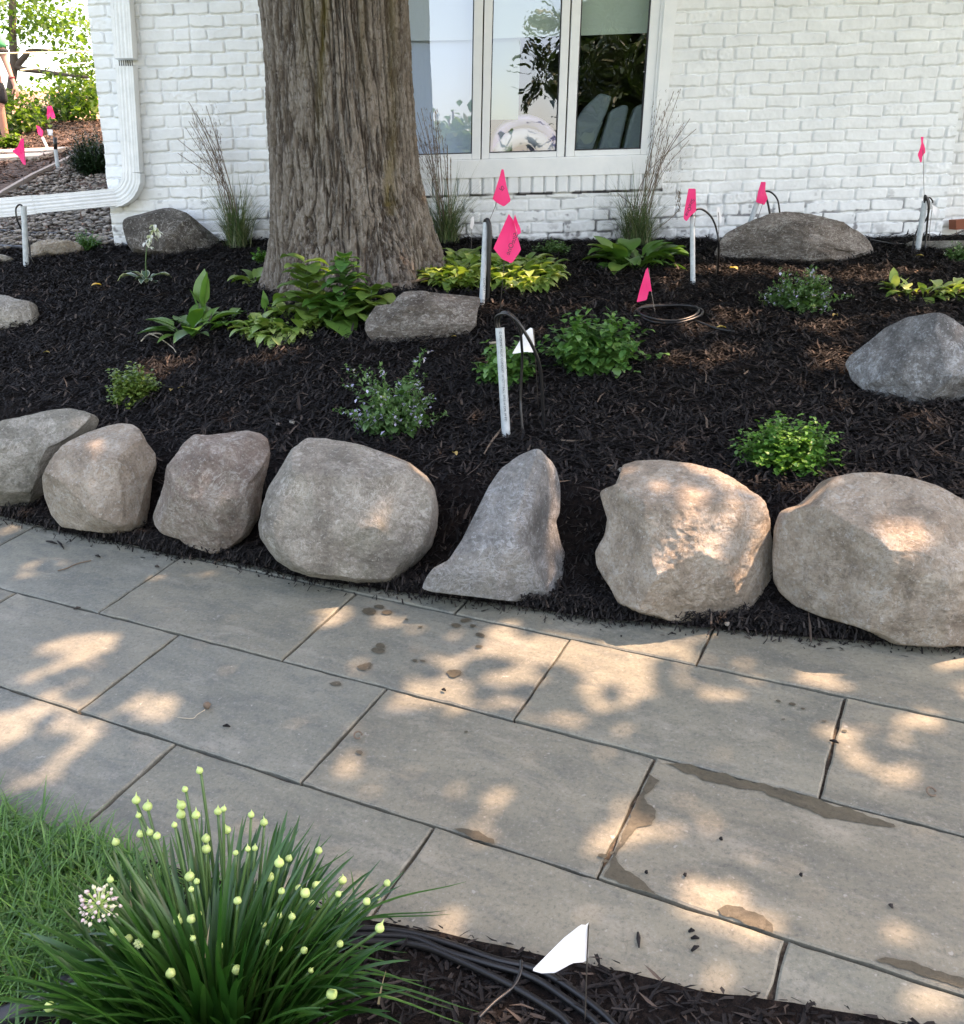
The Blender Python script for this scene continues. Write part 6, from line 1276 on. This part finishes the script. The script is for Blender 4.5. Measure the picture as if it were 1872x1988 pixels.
# palms and five unequal fingers on each hand
for sgn, wi in ((1, 9), (-1, 13)):
    w = np.array(jt[wi]); pal = tuple(w+[sgn*.02, -.01, -.06]); jt.append(pal); rd.append(.026); pi = len(jt)-1; ed.append((wi, pi))
    for k, (dx, dy, l) in enumerate([(-.022, -.028, .065), (.012, -.022, .080), (.016, -.006, .088), (.018, .010, .082), (.016, .024, .062)]):
        a = tuple(np.array(pal)+[sgn*dx, dy, -.022 if k else -.005]); b = tuple(np.array(a)+[sgn*(-.004 if k else -.012), -.004, -l*.55]); c_ = tuple(np.array(b)+[sgn*-.012, -.004, -l*.45])
        i0 = len(jt); jt += [a, b, c_]; rd += [.010, .009, .008]; ed += [(pi, i0), (i0, i0+1), (i0+1, i0+2)]
skinned('body', jt, ed, rd, skin, per)
skinned('shirt', [J(0, 0, .93), J(0, 0, 1.15), J(0, 0, 1.40), J(0, 0, 1.50), J(.175, 0, 1.42), J(.225, .015, 1.24), J(-.175, 0, 1.42), J(-.225, .015, 1.24)], [(0, 1), (1, 2), (2, 3), (2, 4), (4, 5), (2, 6), (6, 7)], [.175, .165, .175, .08, .095, .085, .095, .085], shirt, per)
skinned('sleeve_cuff', [J(.222, .015, 1.255), J(.243, .02, 1.17)], [(0, 1)], [.093, .088], blk, per, 2)
skinned('shorts', [J(0, 0, .96), J(0, 0, .88), J(.10, 0, .84), J(.125, -.01, .56), J(-.10, 0, .84), J(-.125, .01, .56)], [(0, 1), (1, 2), (2, 3), (1, 4), (4, 5)], [.165, .16, .12, .105, .12, .105], blk, per)
skinned('shoe', [J(.12, .04, .05), J(.12, -.17, .04)], [(0, 1)], [.055, .045], blk, per); skinned('shoe', [J(-.13, .08, .05), J(-.13, -.13, .04)], [(0, 1)], [.055, .045], blk, per)
MB().tube([J(.335, -.05, .90), J(.34, -.051, .885)], .037, 12).build('wristband', mat('red_band', (.25, .03, .04), .6), per, True)
# hair, face features (outside the frame, but the figure is whole)
mb = MB(); V, Ff = scatter_blobs(np.array([[X0, PY_+.015, Zf+1.735]]), np.array([[.095, .105, .10]]), 3, .06, 3); obj('hair', V, Ff, mat('brown_hair', (.06, .035, .02), .8), per, True)
V, Ff = scatter_blobs(np.array([[X0, PY_-.115, Zf+1.66], [X0-.093, PY_-.01, Zf+1.66], [X0+.093, PY_-.01, Zf+1.66]]), np.array([[.014, .022, .022], [.012, .02, .03], [.012, .02, .03]]), 2, .05, 4); obj('face_features', V, Ff, skin, per, True)
V, Ff = scatter_blobs(np.array([[X0-.032, PY_-.098, Zf+1.69], [X0+.032, PY_-.098, Zf+1.69]]), np.array([[.010, .006, .006]]*2), 2, 0, 5); obj('eyes', V, Ff, M['ink'], per, True)
# ================================================================ WHAT THE WINDOW MIRRORS: trees standing behind the viewer
def mirrored(px, py, D):
    q = at(px, py, WY+.012+D); return np.array([q[0], 2*(WY+.012)-q[1], q[2]])
def mtree(label, ells, D, seed, leaf, m, clump, per, trunk=True):
    r = np.random.default_rng(seed); P = []
    for x, y, a, b, n in ells:
        for _ in range(n):
            t = r.uniform(0, 6.28); q = math.sqrt(r.uniform(0, 1)); P.append(mirrored(x+a*q*math.cos(t), y+b*q*math.sin(t), D+r.uniform(-1, 1)*D*.05)+r.normal(0, 1, (per, 3))*clump)
    P = np.vstack(P); n_ = len(P); cx_ = P[:, 0].mean(); cy_ = P[:, 1].mean(); gz_ = float(groundz(cx_, cy_)); t = thing('lawn_tree', label, 'tree', (cx_, cy_, gz_), 'trees behind the viewer mirrored in the window')
    V, Fc = ribbons(P, r.uniform(0, 6.28, n_), leaf*r.uniform(.6, 1.4, n_), r.normal(0, .7, n_), r.normal(.4, .4, n_), leaf*.7, 'ovate', 2, .2); obj('crown', V, Fc, m, t)
    MB().tube(spline([(cx_, cy_, gz_-.1), (cx_+.1, cy_, gz_+(P[:, 2].max()-gz_)*.5), (cx_, cy_, P[:, 2].max()-.3)], 12), np.linspace(.12+.004*D, .04, 12), 10).build('trunk', M['wood'], t, True)
mtree('distant green tree mirrored low in the left window pane', [(890, 305, 34, 26, 50), (850, 312, 40, 20, 40), (915, 318, 24, 18, 20)], 42, 61, .5, M['l_far'], .5, 40)
mtree('hazy distant tree mirrored above the green one in the left window pane', [(878, 278, 16, 12, 16)], 60, 62, .5, M['l_fardark'], .5, 30)
mtree('dark tree mirrored behind the cushions in the right window pane', [(1190, 240, 70, 110, 220), (1180, 90, 50, 60, 90), (1230, 0, 60, 110, 120), (1150, 330, 70, 50, 70)], 26, 63, .34, M['l_canopy'], .42, 50)
0 and mtree('dark bushy tree mirrored along the bottom of the middle window pane', [(1040, 345, 80, 30, 60)], 30, 64, .4, M['l_canopy'], .4, 40)
